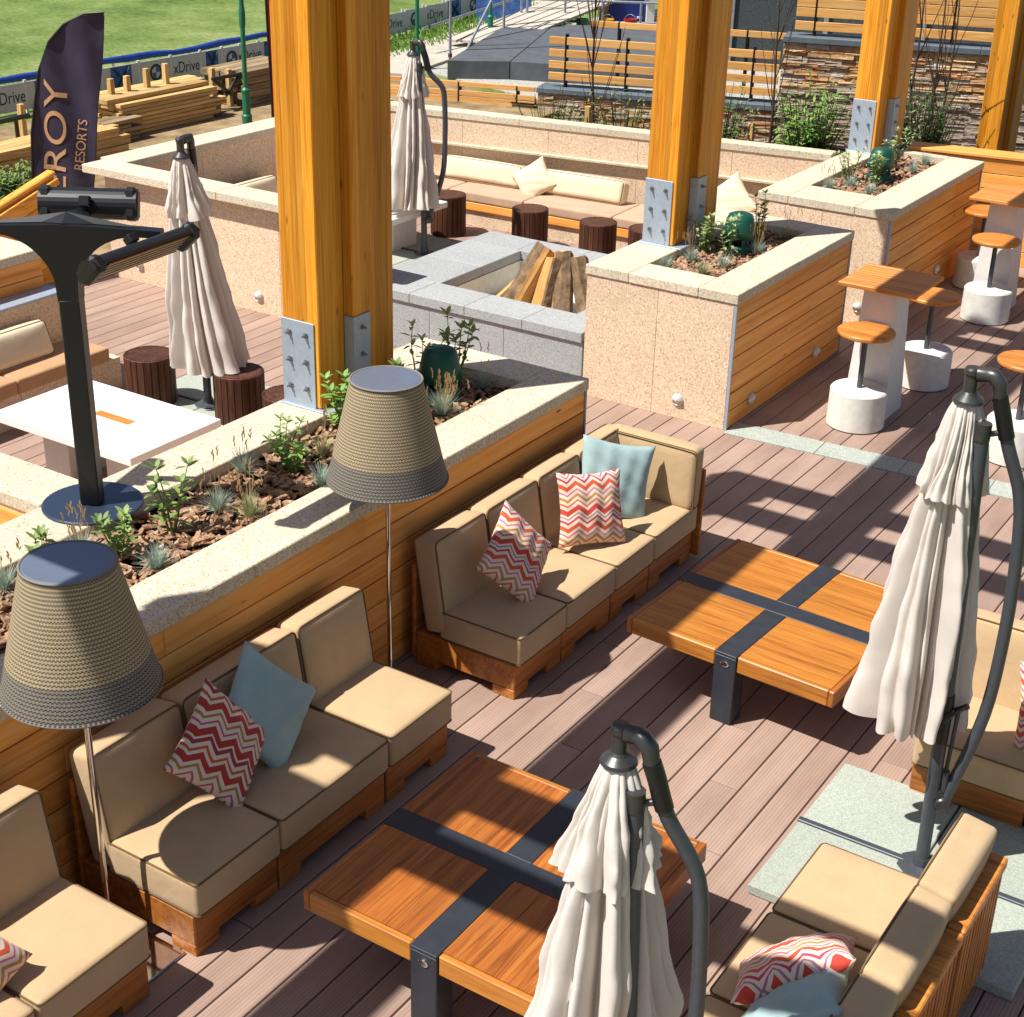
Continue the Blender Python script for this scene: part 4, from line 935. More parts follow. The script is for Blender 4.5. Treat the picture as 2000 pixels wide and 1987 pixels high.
# ------------------------------------------------------------------ planting
def leaf(m, base, d, L, w, up, bend=.25, fold=.18):
    d = d.normalized(); s_ = d.cross(up)
    if s_.length < 1e-4: s_ = d.orthogonal()
    s_.normalize(); n = s_.cross(d)
    V = []; prof = ((0, .02), (.22, .7), (.5, 1.), (.78, .62), (1, .02))
    for u, ww in prof:
        c = base+d*(L*u)-n*(bend*L*u*u)
        V += [c-s_*(w*ww)+n*(fold*w*ww), c, c+s_*(w*ww)+n*(fold*w*ww)]
    F = []
    for i in range(4):
        for j in (0, 1): F.append((i*3+j, i*3+j+1, (i+1)*3+j+1, (i+1)*3+j))
    m.add(V, F, True)
def leafy(label, loc, h, stems, mat='leaf', seed=0, L=.07, spread=.35, pairs=6, group='leafy shrubs in the planters', bushy=0, stem='stem_green', cat='plant', name='leafy_plant', wf=.2):
    q = random.Random(seed); t = thing(name, label, cat, loc, 0, group); sm = MB(); lm = MB()
    for s_ in range(int(stems*1.5)+1):
        a = q.uniform(0, 6.28); sp = spread*q.uniform(.2, 1); hh = h*q.uniform(.6, 1.05); dr = Vector((math.cos(a)*sp, math.sin(a)*sp, 1)).normalized()
        P = [Vector((math.cos(a), math.sin(a), 0))*.015]
        for i in range(6): dr = (dr+Vector((q.gauss(0, .08), q.gauss(0, .08), .03))).normalized(); P.append(P[-1]+dr*hh/6)
        sm.tube(P, [.005*(1-.12*i)*(1+h) for i in range(7)], 5, False)
        for i in range(pairs):
            u = (i+1.2)/(pairs+.4); k = min(5, int(u*6)); b = P[k].lerp(P[k+1], u*6-k if k < 6 else 1); a2 = i*1.9+q.uniform(0, .6)
            for e in range(2+bushy):
                aa = a2+e*2*math.pi/(2+bushy)+q.uniform(-.3, .3); dd = Vector((math.cos(aa), math.sin(aa), q.uniform(.1, .75)))
                leaf(lm, b, dd, L*q.uniform(.5, 1.3), L*wf*q.uniform(.8, 1.25), Vector((0, 0, 1)), q.uniform(.05, .5))
        for e in range(4): aa = e*1.57+q.uniform(0, .5); leaf(lm, P[-1], Vector((math.cos(aa), math.sin(aa), 1.1)), L*.8, L*wf*.9, Vector((0, 0, 1)), .2)
    sm.build('stem', stem, t); lm.build('foliage', mat, t); return t
def fescue(label, loc, r=.08, n=160, seed=0, stalks=0, mat='fescue', sh=.26, group='blue fescue tufts'):
    q = random.Random(seed); t = thing('fescue_tuft', label, 'grass', loc, 0, group); m = MB(); h = MB()
    def blade(mm, a, tilt, L, w, droop):
        d = Vector((math.cos(a)*math.sin(tilt), math.sin(a)*math.sin(tilt), math.cos(tilt))); s_ = Vector((-math.sin(a), math.cos(a), 0))
        P = [Vector((math.cos(a), math.sin(a), 0))*.012]
        for i in range(3): P.append(P[-1]+d*L/3); d = (d-Vector((0, 0, droop))+Vector((math.cos(a), math.sin(a), 0))*droop).normalized()
        V = []
        for i, p in enumerate(P): V += [p-s_*w*(1-i/3.3), p+s_*w*(1-i/3.3)]
        mm.add(V, [(0, 1, 3, 2), (2, 3, 5, 4), (4, 5, 7, 6)], True); return P[-1]
    for i in range(int(n*1.3)): blade(m, q.uniform(0, 6.28), abs(q.gauss(0, .55))+.05, r*q.uniform(.95, 1.8), .0021, q.uniform(.02, .2))
    m.build('blades', mat, t)
    for i in range(stalks):
        e = blade(h, q.uniform(0, 6.28), abs(q.gauss(0, .22)), sh*q.uniform(.6, 1.1), .0016, .03)
        for k in range(5): leaf(h, e-Vector((0, 0, .011*k)), Vector((q.uniform(-.4, .4), q.uniform(-.4, .4), 1)), .026, .0045, Vector((1, 0, 0)), .1)
    if stalks: h.build('seed_heads', 'straw', t)
    return t
zp = H-.055
leafy('tall leafy shrub right of the heater post', (-.62, -5.0, zp), .36, 3, 'leaf', 1, .07, .25, 5)
leafy('bright leafy shrub in front of the heater base', (-.62, -5.33, zp), .24, 5, 'leaf', 2, .062, .5, 4)
leafy('leafy shrub left of the heater behind the lamp cap', (-.72, -5.72, zp), .26, 3, 'leaf', 3, .07, .3, 4)
leafy('leafy shrub left of the column plate', (-.78, -4.0, zp), .24, 3, 'leaf', 4, .058, .45, 5)
leafy('low green shrub between the column and the dry grass', (-.60, -4.12, zp), .18, 5, 'leaf_bright', 5, .06, .5, 4)
leafy('upright leafy shrub touching the column beside the lamp shade', (-.76, -3.52, zp), .34, 4, 'leaf_bright', 6, .075, .2, 7)
leafy('leafy shrub behind the wicker lamp top', (-.60, -3.25, zp), .33, 4, 'leaf_olive', 7, .075, .3, 6)
leafy('pale stemmed shrub left of the speaker in the long planter', (-.74, -2.82, zp), .40, 3, 'leaf_pale', 8, .06, .2, 7)
leafy('broad leafed shrub behind the speaker in the long planter', (-.66, -2.56, zp), .42, 4, 'leaf_olive', 9, .085, .3, 4)
fescue('blue fescue tuft with stalks in front of the heater', (-.74, -5.46, zp), .10, 170, 11, 14)
fescue('blue fescue tuft at the left edge of the long planter', (-.80, -5.86, zp), .08, 130, 12, 4)
fescue('blue fescue tuft beside the lamp top', (-.40, -5.32, zp), .075, 190, 13)
fescue('blue fescue tuft in the middle of the long planter', (-.60, -4.70, zp), .075, 170, 14, 5)
fescue('grey fescue tuft with dry stalks near the coping', (-.42, -4.66, zp), .08, 190, 15, 12, 'fescue_dry')
fescue('dark fescue tuft at the back coping of the long planter', (-.82, -4.28, zp), .085, 150, 16, 6)
fescue('green fescue tuft left of the lamp shade', (-.36, -4.18, zp), .08, 170, 17, 0, 'fescue')
fescue('dry fescue clump near the column base', (-.62, -3.86, zp), .08, 120, 18, 8, 'fescue_dry')
fescue('large blue fescue with brown seed heads right of the lamp shade', (-.44, -3.0, zp), .10, 240, 19, 30, 'fescue', .24)
fescue('shaded fescue tuft in the far corner of the long planter', (-.50, -2.5, zp), .07, 120, 20, 3)
leafy('variegated shrub beside the column on the middle planter', (-.78, 1.0, zp), .30, 6, 'leaf_pale', 31, .06, .35, 7)
leafy('thin stemmed shrub in front of the middle speaker', (-.58, 1.02, zp), .38, 2, 'leaf_pale', 32, .065, .2, 7)
leafy('olive shrub behind the middle speaker', (-.55, 1.55, zp), .38, 4, 'leaf_olive', 33, .06, .35, 6)
for i, (lb, x, y, st, mt) in enumerate((('fescue tuft at the near left corner of the middle planter', -.80, .42, 2, 'fescue'), ('fescue tuft with stalks below the steel plate', -.74, .72, 14, 'fescue'), ('fescue tuft near the timber side of the middle planter', -.46, .72, 0, 'fescue'), ('dry grass tuft at the near corner of the middle planter', -.50, .44, 0, 'fescue_dry'), ('fescue with brown stalks right of the middle speaker', -.42, 1.22, 16, 'fescue'), ('shaded grass tuft at the far corner of the middle planter', -.42, 1.78, 8, 'fescue_dry'))):
    fescue(lb, (x, y, zp), .075, 150, 40+i, st, mt)
leafy('pale shrub in front of the steel plate on the far planter', (-.80, 4.05, zp), .36, 4, 'leaf_pale', 51, .06, .3, 6)
leafy('pale shrub in front of the far speaker', (-.54, 4.08, zp), .30, 5, 'leaf_pale', 52, .06, .3, 6)
leafy('pale shrub behind the far speaker', (-.66, 4.9, zp), .34, 4, 'leaf_pale', 53, .06, .3, 5)
for i, (lb, x, y, st) in enumerate((('fescue tuft with tall stalks at the near left of the far planter', -.80, 3.6, 10), ('fescue tuft in the middle of the far planter', -.68, 3.82, 6), ('round fescue tuft at the front of the far planter', -.43, 3.66, 0), ('fescue tuft right of the far speaker', -.42, 4.75, 0), ('fescue tuft at the far end of the far planter', -.45, 5.2, 0))):
    fescue(lb, (x, y, zp), .08, 150, 60+i, st)
t = MB(); t.obox((0, 0, .02), (.012, .11, .003), (.2, .3, 0), .001); tag(t.build('plant_tag', 'plastic_white', None, (-.47, -5.25, zp+.01), (0, 0, R(20))), 'white plastic plant tag lying in the bark', 'tag')

# ------------------------------------------------------------------ stairs at the left edge of the far seating wall
t = thing('stair_flank', 'orange timber stair flank with sloping rail at the left edge', 'stairs', (-6.75, -1.2, 0))
def sl(y): return .98+.30*(y+.3)                       # top line falling toward -y
for k in range(5):
    dz = k*.19
    MB().bar((.02, .88, sl(-.32)-.10-dz), (.02, -2.4, sl(-3.6)-.10-dz), .03, .178, .004).build('flank_board', 'stair', t)
MB().bar((.0, .88, sl(-.32)+.02), (.0, -2.4, sl(-3.6)+.02), .10, .045, .01).build('hand_rail', 'stair', t); MB().bar((.07, .88, sl(-.32)-.05), (.07, -2.4, sl(-3.6)-.05), .03, .06, .005).build('side_rail', 'stair', t)
for k in range(8): MB().bar((-.9, .7-k*.3, .12+.03*k if False else max(.03, .34-k*.09)), (-.02, .7-k*.3, max(.03, .34-k*.09)), .27, .035, .004).build('tread', 'stair', t)

# ------------------------------------------------------------------ timber wall behind the far planter
t = thing('timber_wall', 'timber board wall with flat top behind the bar tables', 'wall', (-.75, 5.52, 0), R(9))
for i in range(7):
    for j in range(2): piece('wall_board', t, j*2.4+.001, 0, i*.15+.003, j*2.4+2.398, .03, (i+1)*.15-.003, 'clad_x', .004)
for j in range(2): piece('top_board', t, j*2.4, -.02, 1.052, j*2.4+2.397, .26, 1.085, 'clad_x', .005)
piece('back_board', t, 0, .22, 0, 4.8, .25, 1.05, 'clad_x', .003)

# ------------------------------------------------------------------ stone walls with slat fences
BA = math.atan(.3); B0 = Vector((-8.2, 9.6, 0))
def bw(s_, off=0., z=0.): return B0+Vector((math.cos(BA), math.sin(BA), 0))*s_+Vector((-math.sin(BA), math.cos(BA), 0))*off+Vector((0, 0, z))
stone_me = []
for k in range(14):
    q = random.Random(k); L = q.choice((.12, .18, .24, .32, .4)); hh = q.choice((.026, .034, .044, .058)); V, F = cbox(L/2, .05, hh/2, .005)
    V = [(p[0]+q.uniform(-.012, .010), p[1]*q.uniform(.7, 1.15), p[2]+q.uniform(-.006, .005)) for p in V]; m = MB(); m.add(V, F); stone_me.append((L, hh, m.mesh('stone', 'wall_stone')))
byh = {}
for L, hh, me in stone_me: byh.setdefault(hh, []).append((L, me))
def stone_face(label, s0, s1, zt, zvis, seed, cap, limit=290):
    q = random.Random(seed); L = s1-s0; o = bw(s0); t = thing('stone_wall', label, 'wall', o, BA)
    piece('wall_core', t, 0, .05, -.85, L, .36, zt, 'grout', 0)
    z = zt-.002; n = 0; cnt = []; rest = MB()
    while z > zvis:
        hh = q.choice(list(byh)); x = q.uniform(0, .05); z -= hh+.001
        while x < L-.06:
            l, me = q.choice(byh[hh]); l2 = min(l, L-x); sc = l2/l
            cnt.append((me, (x+l2/2, .045+q.uniform(-.03, .012), z+hh/2), sc, q.uniform(-.05, .05))); x += l2+.002
    for i, (me, lo, sc, tw) in enumerate(cnt):
        if i < limit:
            ob = link('stone', me, t, lo, (0, 0, tw)); ob.scale = (sc, 1, 1)
        else:
            rest.add([(v.co.x*sc+lo[0], v.co.y+lo[1], v.co.z+lo[2]) for v in me.vertices], [tuple(p.vertices) for p in me.polygons])
    if rest.v: tag(rest.build('stonework', 'wall_stone', t), None, None, None, 'stuff')
    n = max(1, round(L/1.2)); w = L/n
    for i in range(n): piece('cap_slab', t, i*w, -.05, zt, (i+1)*w-.003, .42, zt+cap, 'cap_slate', .006)
    return t
stone_face('low stacked-stone wall below the slat fence', .38, 3.9, .20, -.42, 1, .075, 290)
stone_face('tall stacked-stone retaining wall with slate cap', 3.905, 9.2, 1.15, -.25, 2, .08, 300)
stone_face('short return of stacked stone left of the slat fence', -.02, .375, .02, -.4, 3, .0, 80)
def slat_fence(label, s0, s1, zs, posts, off, h=.105, zb=None, zt=None):
    t = thing('slat_fence', label, 'fence', bw(s0, off), BA); ps = [s0]+posts+[s1]
    for z in zs:
        for a, b in zip(ps, ps[1:]): piece('slat', t, a-s0+.012, -.02, z-h, b-s0-.012, .018, z, 'slat', .004)
    for p_ in posts: piece('post', t, p_-s0-.025, .02, zb, p_-s0+.025, .07, zt, 'black_metal', .003); piece('post_face', t, p_-s0-.010, -.022, zb, p_-s0+.010, .019, zt, 'black_metal', .002)
    return t
slat_fence('four-slat timber fence on the low stone wall', .5, 3.88, (.985, .81, .645, .48), [.76, 1.67, 2.6, 3.5], .15, .108, .276, 1.03)
slat_fence('single timber rail fence behind the four-slat fence', .95, 3.88, (1.16,), [1.4, 2.4, 3.3], .75, .09, .25, 1.16)
slat_fence('tall timber slat fence on the high stone wall', 4.02, 9.1, (1.86, 1.73, 1.60, 1.42), [4.3, 6.15, 8.0], .15, .12, 1.232, 1.9)
slat_fence('low timber slat fence left of the stone wall', -3.2, .35, (.26, .13, .045, -.0), [-2.6, -1.75, -.85, .06], .06, .072, -.08, .24)

# shrubs and young trees between the rear wall and the stone wall
def sapling(label, loc, h, n, seed):
    q = random.Random(seed); t = thing('young_tree', label, 'tree', loc, 0, 'bare young trees by the stone wall'); m = MB(); tw = MB(); lf = MB()
    P = [Vector((0, 0, 0))]
    for i in range(8): P.append(P[-1]+Vector((q.gauss(0, .015), q.gauss(0, .015), h/8)))
    m.tube(P, [.022*(1-.09*i) for i in range(9)], 7); m.build('trunk', 'twig', t)
    for i in range(n):
        k = q.randint(1, 7); a = q.uniform(0, 6.28); b = P[k]; d = Vector((math.cos(a)*.35, math.sin(a)*.35, 1)).normalized(); L = h*q.uniform(.2, .5)
        Q = [b]
        for j in range(4): d = (d+Vector((q.gauss(0, .06), q.gauss(0, .06), .06))).normalized(); Q.append(Q[-1]+d*L/4)
        tw.tube(Q, [.008, .006, .005, .004, .003], 4, False)
        for j in range(3): leaf(lf, Q[q.randint(1, 4)], Vector((q.gauss(0, 1), q.gauss(0, 1), .4)), .035, .008, Vector((0, 0, 1)))
    tw.build('branches', 'twig', t); lf.build('crown', 'leaf_olive', t); return t
sapling('bare young tree behind the rear seating wall', (-5.9, 8.0, -.5), 2.9, 22, 1); sapling('bare young tree between the middle column and the stone wall', (-3.55, 8.4, -.5), 3.1, 18, 2)
for i, (x, y) in enumerate(((-1.95, 9.0), (-1.75, 9.25), (-1.55, 9.05))): sapling('%s slender bare tree of the clump by the right column' % ['leftmost', 'middle', 'rightmost'][i], (x, y, -.5), 3.0, 10, 5+i)
def shrub(label, loc, r, h, mat, seed, n, L=.09):
    q = random.Random(seed); t = thing('garden_shrub', label, 'shrub', loc, 0, 'shrubs by the stone wall'); m = MB(); lm = MB()
    for i in range(n):
        a = q.uniform(0, 6.28); d = Vector((math.cos(a)*r/h*q.uniform(.2, 1.1), math.sin(a)*r/h*q.uniform(.2, 1.1), 1)).normalized(); L2 = h*q.uniform(.5, 1.1)
        P = [Vector((0, 0, 0)), d*L2*.5+Vector((0, 0, .05)), d*L2]; m.tube(P, [.008, .006, .003], 4, False)
        for j in range(16):
            u = q.uniform(.25, 1); b = P[0].lerp(P[2], u); leaf(lm, b, Vector((q.gauss(0, 1), q.gauss(0, 1), q.uniform(-.1, .8))), L*q.uniform(.6, 1.2), L*.14, Vector((0, 0, 1)), .35)
    m.build('stems', 'twig', t); lm.build('foliage', mat, t)
shrub('large bright green shrub against the tall stone wall', (-2.95, 8.3, -.5), .62, 1.5, 'leaf_bright', 1, 150, .13)
shrub('green shrub right of the middle column', (-4.0, 7.9, -.5), .6, 1.45, 'leaf', 2, 110, .10)
shrub('sparse olive shrub left of the wooden stake', (-6.15, 7.4, -.5), .6, 1.25, 'leaf_olive', 3, 70, .08)
shrub('sparse shrub right of the wooden stake', (-5.15, 7.5, -.5), .65, 1.3, 'leaf_olive', 4, 80, .08)
shrub('dark dense shrub beside the right column', (-1.62, 8.6, -.5), .6, 1.6, 'leaf_dark', 5, 170, .10)
shrub('pale shrub behind the far planter column', (-1.1, 6.4, -.5), .3, 1.75, 'leaf_pale', 6, 36, .07)
shrub('green weeds at the left edge below the lumber', (-9.6, 1.4, -.05), .7, .5, 'leaf', 7, 70, .1)
shrub('second clump of weeds by the flag', (-9.2, .7, -.05), .6, .45, 'leaf_dark', 8, 60, .1)
for i, (x, y, lb) in enumerate(((-5.72, 7.6, 'wooden tree stake behind the rear seating wall'), (-3.6, 8.0, 'wooden tree stake right of the middle column'))):
    o = MB(); o.box(-.035, -.035, 0, .035, .035, 1.06, .005); tag(o.build('tree_stake', 'pine_z', None, (x, y, -.5)), lb, 'stake', 'tree stakes')

# ------------------------------------------------------------------ lumber yard
def stack(label, loc, rz, layers, cols, L, w, h, mat, seed, jit=.12):
    q = random.Random(seed); t = thing('lumber_stack', label, 'lumber', loc, rz, 'lumber stacks')
    for i in range(layers):
        for j in range(cols):
            l = L*q.uniform(.9, 1.0); c = q.uniform(-jit, jit); z = i*(h+.007)
            piece('plank', t, j*(w+.006)+q.uniform(-.003, .003), c, z, j*(w+.006)+w, c+round(l, 1), z+h, mat, .003, (0, 0, q.uniform(-.012, .012)))
    return t
stack('tall stack of sawn planks behind the flag', (-11.75, 4.45, -.03), 0, 8, 6, 1.9, .13, .046, 'pine_y', 1, .16); stack('loose top boards on the tall plank stack', (-11.6, 4.3, .39), R(1), 1, 3, 2.0, .18, .06, 'pine_y', 2)
stack('stack of heavy beams at the left edge', (-10.75, 1.4, -.03), 0, 3, 4, 2.5, .12, .105, 'pine_y', 3, .2); stack('grey stack of old posts behind the lamp post', (-11.9, 7.0, -.03), R(3), 5, 6, 1.6, .12, .09, 'oldpine_y', 4, .1); stack('orange boards lying beside the granite wall', (-9.3, 4.6, -.03), R(-3), 3, 3, 2.1, .11, .07, 'clad_y', 5, .1)
stack('rough planks tucked under the tall stack', (-11.0, 3.3, -.03), R(2), 5, 2, 1.3, .15, .05, 'oldpine_y', 6, .15)
for i, (y, zt, lb) in enumerate(((4.69, .66, 'first short timber post above the plank stack'), (4.98, .66, 'second short timber post above the plank stack'), (5.34, .71, 'third short timber post above the plank stack'), (5.70, .73, 'fourth short timber post above the plank stack'), (6.6, .56, 'fifth short timber post near the green lamp post'), (6.94, .5, 'sixth short timber post nearest the green lamp post'), (3.14, .56, 'short timber post left of the flag'))):
    o = MB(); o.box(-.036, -.036, 0, .036, .036, zt-.02, .003); o.box(-.034, -.034, zt-.02, .034, .034, zt+.02, .003); tag(o.build('timber_post', 'pine_z', None, (-11.35 if i < 6 else -11.3, y, -.03)), lb, 'post', 'short posts by the lumber')
t = thing('trestle', 'dark crossed trestle at the end of the plank stack', 'trestle', (-11.2, 6.75, 0))
for s_ in (-1, 1): MB().bar((0, -s_*.28, 0), (0, s_*.28, .42), .05, .04, .003).build('leg', 'black_metal', t)
MB().bar((0, -.3, .43), (0, .4, .43), .06, .04, .003).build('top_bar', 'black_metal', t)
t = thing('steel_rail', 'dark steel rail at the left edge by the lumber', 'rail', (-11.0, 2.2, 0)); MB().bar((0, -1.2, .42), (0, .8, .47), .06, .05, .004).build('bar', 'black_metal', t); MB().bar((0, .6, 0), (0, .6, .46), .04, .04, .003).build('post', 'black_metal', t)
def lamp_post(label, x, y, h=4.5):
    t = thing('lamp_post', label, 'post', (x, y, -.05), 0, 'green posts'); MB().lathe([(.07, 0), (.07, .12), (.055, .14), (.055, .42), (.062, .44), (.062, .47), (.036, .50)], n=16).build('base', 'green_paint', t); MB().tube([(0, 0, .5), (0, 0, h)], .032, 12).build('shaft', 'green_paint', t); MB().lathe([(.04, 1.30), (.045, 1.36), (.045, 1.5), (.034, 1.58)], n=14).build('collar', 'green_paint', t)
lamp_post('green lamp post beside the big column', -10.35, 6.2); lamp_post('green post behind the far folded umbrella', -11.2, 11.3); lamp_post('green post by the scaffold ramp', -11.9, 14.5)

# banner fence with printed panels
def text(body, size, mat, parent, loc, rot, ext=.001, sx=1.):
    c = bpy.data.curves.new('lettering', 'FONT'); c.body = body; c.size = size; c.align_x = 'CENTER'; c.align_y = 'CENTER'; c.extrude = ext
    o = bpy.data.objects.new('lettering', c); dg = None
    me = bpy.data.meshes.new_from_object(o); bpy.data.objects.remove(o); me.materials.clear(); me.materials.append(MT[mat])
    o = link('lettering', me, parent, loc, rot); o.scale = (sx, 1, 1); return o
kinds = ['t', 't', 'x', 't', 'x', 'r', 't', 'x', 'r', 't', 'x', 't', 'r', 't', 'x', 't', 'r', 't', 'x', 'r']
edges = [3.55, 4.13, 4.736, 5.44, 6.144, 6.881, 7.546, 8.191, 8.676, 9.089, 9.531, 10.1, 10.9, 11.7, 12.5, 13.3, 14.1, 14.9, 15.7, 16.5, 17.3]
where = {3: 'right of the flag', 5: 'above the lumber', 6: 'left of the green lamp post'}
for i, kk in enumerate(kinds):
    y0, y1 = edges[i], edges[i+1]; w = y1-y0; dx = -.13*max(0, y0-10)
    ordn = 'first second third fourth fifth sixth seventh eighth ninth tenth eleventh twelfth thirteenth fourteenth fifteenth sixteenth seventeenth eighteenth nineteenth twentieth'.split()[i]
    lab = {'t': 'grey banner panel reading xDrive', 'x': 'grey banner panel with blue X picture', 'r': 'grey banner panel with round emblem'}[kk]
    t = thing('banner_panel', lab+', %s from the left along the field' % ordn, 'banner', (-13.1+dx, (y0+y1)/2, 0), R(90), 'advertising panels along the field')
    z0, z1 = .03, .40
    MB().box(-w/2+.02, -.006, z0, w/2-.02, .006, z1, .001).build('panel', 'banner', t)
    for s_ in (-1, 1): MB().bar((s_*(w/2-.012), .01, -.05), (s_*(w/2-.012), .01, z1+.03), .02, .02, .002).build('post', 'white_side', t)
    if kk == 't': text('xDrive', .24, 'banner_print', t, (0, -.008, .215), (R(90), 0, 0), .001, .85)
    elif kk == 'r':
        M = Euler((R(90), 0, 0)).to_matrix(); MB().lathe([(.125, 0), (.125, .003)], (0, -.007, .215), 32, M).build('emblem_ring', 'banner_print', t)
        MB().lathe([(.085, 0), (.085, .004)], (0, -.0075, .215), 28, M).build('emblem_disc', 'banner', t)
        for qd in (0, 180):
            P = [(0, 0)]+[(.082*math.cos(R(qd+a)), .082*math.sin(R(qd+a))) for a in range(0, 91, 10)]; m = MB(); m.add([(x, -.0135, .215+z) for x, z in P], [tuple(range(len(P)))[::-1]]); m.build('emblem_quarter', 'banner_blue', t)
    else:
        MB().box(-w*.28, -.0075, z0+.01, w*.28, -.006, z1-.01).build('picture', 'banner_blue', t)
        for s_ in (-1, 1): MB().bar((-s_*w*.2, -.0115, z0+.03), (s_*w*.2, -.0115, z1-.03), .006, .06, .001, (0, 1, 0)).build('cross_bar', 'banner_print', t)
t = thing('crash_pad', 'long blue padded rail behind the banner fence', 'barrier', (-13.45, 6, 0))
P = [Vector((0, y_, .40+.02*math.sin(y_*2.1)+.01*math.sin(y_*5))) for y_ in [v*.5-3 for v in range(16)]]
MB().tube(P, [.05+.008*math.sin(i*1.7) for i in range(16)], 10).build('pad', 'tarp_blue', t)
for k in range(5): MB().bar((0, -2.5+k*1.6, -.05), (0, -2.5+k*1.6, .40), .03, .03, .002).build('post', 'white_side', t)

# tall feather flag
t = thing('feather_flag', 'dark purple feather flag with tan lettering at the left', 'flag', (-8.2, .9, 0), YAW+R(2))
out = [(-.30, .02), (-.21, .43), (-.165, .95), (-.09, 1.30), (-.02, 1.575), (.11, 1.867), (.26, 2.028), (.48, 2.139), (.682, 2.158)]
right = [(.34, .02), (.47, .72), (.55, 1.3), (.61, 1.65), (.657, 1.995), (.682, 2.158)]
def interp(c, z):
    for (x0, z0), (x1, z1) in zip(c, c[1:]):
        if z0 <= z <= z1: return x0+(x1-x0)*(z-z0)/max(1e-6, z1-z0)
    return c[-1][0]
nz, nu = 60, 22
def fy(x, z): return .035*math.sin(z*3.1+x*4)*.6+.018*math.sin(x*16+z*2.2)
V = []; F = []
for i in range(nz+1):
    z = .02+(2.155-.02)*i/nz; a, b = interp(out, z), interp(right, z)
    for j in range(nu+1): x = a+(b-a)*j/nu; V.append((x, fy(x, z), z))
for i in range(nz):
    for j in range(nu): F.append((i*(nu+1)+j, i*(nu+1)+j+1, (i+1)*(nu+1)+j+1, (i+1)*(nu+1)+j))
m = MB(); m.add(V, F, True); m.build('cloth', 'flag_cloth', t)
MB().tube([(x, fy(x, z), z) for x, z in [(-.31, 0)]+out], .012, 8).build('pole', 'black_metal', t)
MB().tube([(interp(right, .02+2.1*k/30), fy(interp(right, .02+2.1*k/30), .02+2.1*k/30), .02+2.1*k/30) for k in range(31)], .006, 6).build('hem', 'black_metal', t)
def flagtext(body, size, x, z, tilt, sx):
    o = text(body, size, 'flag_print', t, (0, 0, 0), (0, 0, 0), .0, sx); me = o.data
    bm = bmesh.new(); bm.from_mesh(me)
    for _ in range(1): bmesh.ops.subdivide_edges(bm, edges=[e for e in bm.edges if e.calc_length() > size*.12], cuts=3, use_grid_fill=True)
    ca, sa = math.cos(tilt), math.sin(tilt)
    for v in bm.verts:
        lx, ly = v.co.x*sx, v.co.y; px = x+lx*ca-ly*sa; pz = z+lx*sa+ly*ca; v.co = (px, fy(px, pz)-.007, pz)
    bm.to_mesh(me); bm.free(); o.scale = (1, 1, 1)
flagtext('EROY', .335, .085, .90, R(83), 1.42)
flagtext('RESORTS', .135, .335, .845, R(80), .98)

# ------------------------------------------------------------------ works platform, scaffold rails, blue door at the top
t = thing('membrane_platform', 'low platform covered in dark grey membrane beyond the slat fence', 'platform', (-10, 11, 0))
off = Vector((-10, 11, 0))
for (a, b, c, d_) in (((-10.3, 10.9), (-9.5, 11.5), (-11.2, 15.6), (-12.0, 15.4)), ((-9.48, 11.5), (-6.6, 12.6), (-8.8, 16.8), (-11.18, 15.6))):
    m = MB(off); P = [a, b, c, d_]; m.prism(P, -.05, .24); m.build('deck_box', 'membrane', t)
t = thing('works_ramp', 'pale timber ramp leading up behind the platform', 'ramp', (-12.1, 15, 0)); off = t.location
for k in range(5): m = MB(off); m.bar((-12.0+.22*k, 13.4+.1*k, .1), (-12.0+.25*k, 23, 1.1), .21, .05, .004); m.build('ramp_plank', 'path_conc', t)
def scaffold(label, pts, r=.024):
    t = thing('scaffold_tube', label, 'scaffold', pts[0], 0, 'galvanised scaffold tubes'); a = Vector(pts[0]); MB(a).tube(pts, r, 8).build('tube', 'scaffold', t)
    MB(a).lathe([(r*1.5, -.03), (r*1.5, .03)], Vector(pts[0]).lerp(Vector(pts[-1]), .06), 8).build('coupler', 'cast_metal', t)
scaffold('upright scaffold tube left of the platform', [(-11.1, 12.1, -.05), (-11.1, 12.1, 2.4)]); scaffold('upright scaffold tube at the platform corner', [(-11.6, 14.5, -.05), (-11.6, 14.5, 2.2)]); scaffold('upright scaffold tube behind the platform', [(-12.0, 15.7, -.05), (-12.0, 15.7, 2.2)]); scaffold('long handrail tube climbing past the platform', [(-11.9, 12.4, .42), (-12.2, 15.9, .60)]); scaffold('level handrail tube across the top', [(-12.25, 15.9, .58), (-8.6, 18.2, .55)]); scaffold('leaning scaffold brace left of the platform', [(-11.0, 12.3, .0), (-11.6, 14.8, 1.5)])
for i in range(5): scaffold('back upright scaffold tube, %s from the left' % ['first', 'second', 'third', 'fourth', 'fifth'][i], [(-13.0+i*.75, 17.2+i*.45, -.05), (-13.0+i*.75, 17.2+i*.45, 2.4)])
scaffold('sloping scaffold brace in front of the ramp', [(-12.2, 16.6, .1), (-10.6, 18.4, 1.6)]); scaffold('sloping scaffold brace by the blue door', [(-10.6, 18.0, .5), (-8.2, 19.0, 1.6)])
scaffold('low toe rail tube behind the platform', [(-12.3, 15.6, .22), (-9.4, 17.4, .22)]); scaffold('upper handrail tube near the top edge', [(-13.4, 17.3, .95), (-10.2, 19.2, .95)])
scaffold('steep scaffold brace crossing the back uprights', [(-12.6, 17.3, -.05), (-11.4, 18.2, 1.7)]); scaffold('second steep scaffold brace behind the green post', [(-13.1, 16.4, 1.4), (-12.0, 17.9, -.05)])
for i in range(4): scaffold('short front upright scaffold tube, %s behind the membrane edge' % ['first', 'second', 'third', 'fourth'][i], [(-11.9+i*.62, 15.75+i*.36, -.05), (-11.9+i*.62, 15.75+i*.36, .62)])
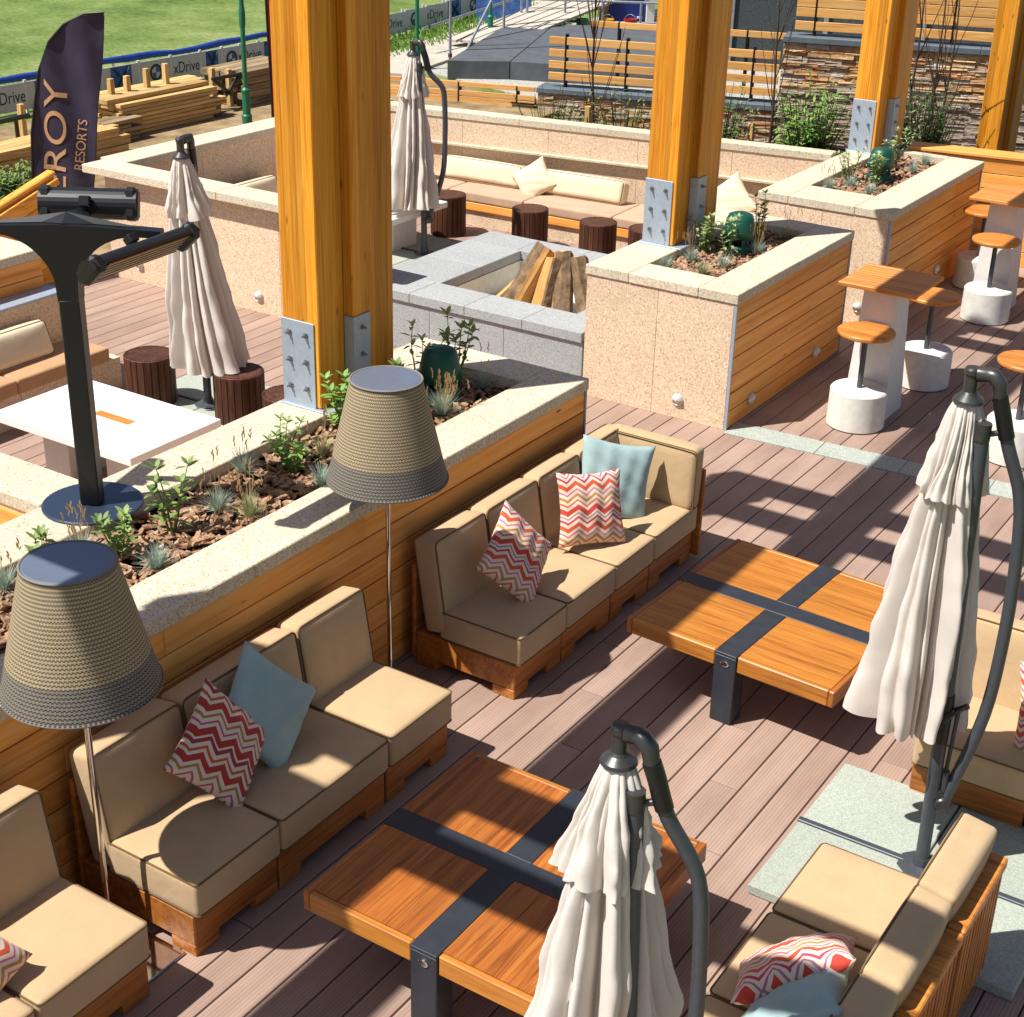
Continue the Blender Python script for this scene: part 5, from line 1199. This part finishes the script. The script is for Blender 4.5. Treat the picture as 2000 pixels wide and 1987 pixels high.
t = thing('container_door', 'dark blue container door at the top of the picture', 'door', (-10.87, 17.8, -.05), R(42)); piece('door_leaf', t, -.37, 0, 0, .37, .06, 2.4, 'blue_paint', .01); piece('frame', t, .38, -.03, 0, .55, .1, 2.4, 'concrete', .01); piece('handle', t, .2, -.04, .2, .3, 0, .24, 'plastic_white', .005); piece('frame', t, -.55, -.03, 0, -.38, .1, 2.4, 'oldpine_y', .01)
t = thing('dark_hoarding', 'dark mesh hoarding behind the slat fence', 'hoarding', (-7.2, 15.2, -.05), R(17)); piece('panel', t, -.3, 0, 0, 5.5, .05, 3.2, 'dark_panel', .005); 
for k in range(4): piece('post', t, -.2+k*1.6, -.06, 0, -.12+k*1.6, -.001, 3.2, 'scaffold', .004)
t = thing('mural_board', 'blue and white painted board by the scaffold', 'board', (-13.0, 16.6, -.05), R(25)); piece('board', t, -.55, 0, 0, .55, .04, 1.1, 'banner_blue', .005); piece('board_top', t, -.55, 0, 1.103, .55, .04, 1.5, 'banner', .005)
for i, (mt, lb, x) in enumerate((('green_paint', 'green bucket by the ramp', -11.0), ('yellow_paint', 'yellow bucket by the ramp', -10.62), ('red_paint', 'red bucket by the ramp', -10.3))):
    b = MB(); b.lathe([(.13, 0), (.16, .34), (.168, .345), (.168, .36), (.15, .36), (.14, .30), (.0001, .30)], n=20); o = b.build('bucket', mt, None, (x, 16.3+i*.3, -.04)); o.scale = (.75, .75, .9); tag(o, lb, 'bucket', 'work buckets'); MB().tube([(.165*math.cos(R(a)), .02, .33+.12*math.sin(R(a))) for a in range(0, 181, 20)], .006, 6).build('handle', 'scaffold', o)
# weeds on the bank beside the path
q = random.Random(5); m = MB()
for i in range(1500):
    y = q.uniform(9.5, 19); x = -12.6-.13*max(0, y-10)+q.uniform(-.5, .75); b = Vector((x, y, -.05)); leaf(m, b, Vector((q.gauss(0, .5), q.gauss(0, .5), 1)), q.uniform(.08, .24), .016, Vector((0, 1, 0)), .4)
tag(m.build('bank_weeds', 'grassblade'), 'rough grass and weeds on the bank below the banners', 'weeds', None, 'stuff')
t = thing('feather_flag', 'red feather flag edge behind the big column', 'flag', (-8.92, 5.3, 0), YAW); m = MB(); V = []; F = []
for i in range(21):
    z = 3.2*i/20
    for x in (-.02-.05*(z/3.2)**2, .12, .3): V.append((x-.10, .02*math.sin(z*3+x*9), z))
for i in range(20):
    for j in range(2): F.append((i*3+j, i*3+j+1, i*3+j+4, i*3+j+3))
m.add(V, F, True); m.build('cloth', 'red_paint', t); MB().tube([(-.12-.05*(z/3.2)**2, .02*math.sin(z*3), z) for z in [k*.2 for k in range(17)]], .014, 8).build('pole', 'black_metal', t)
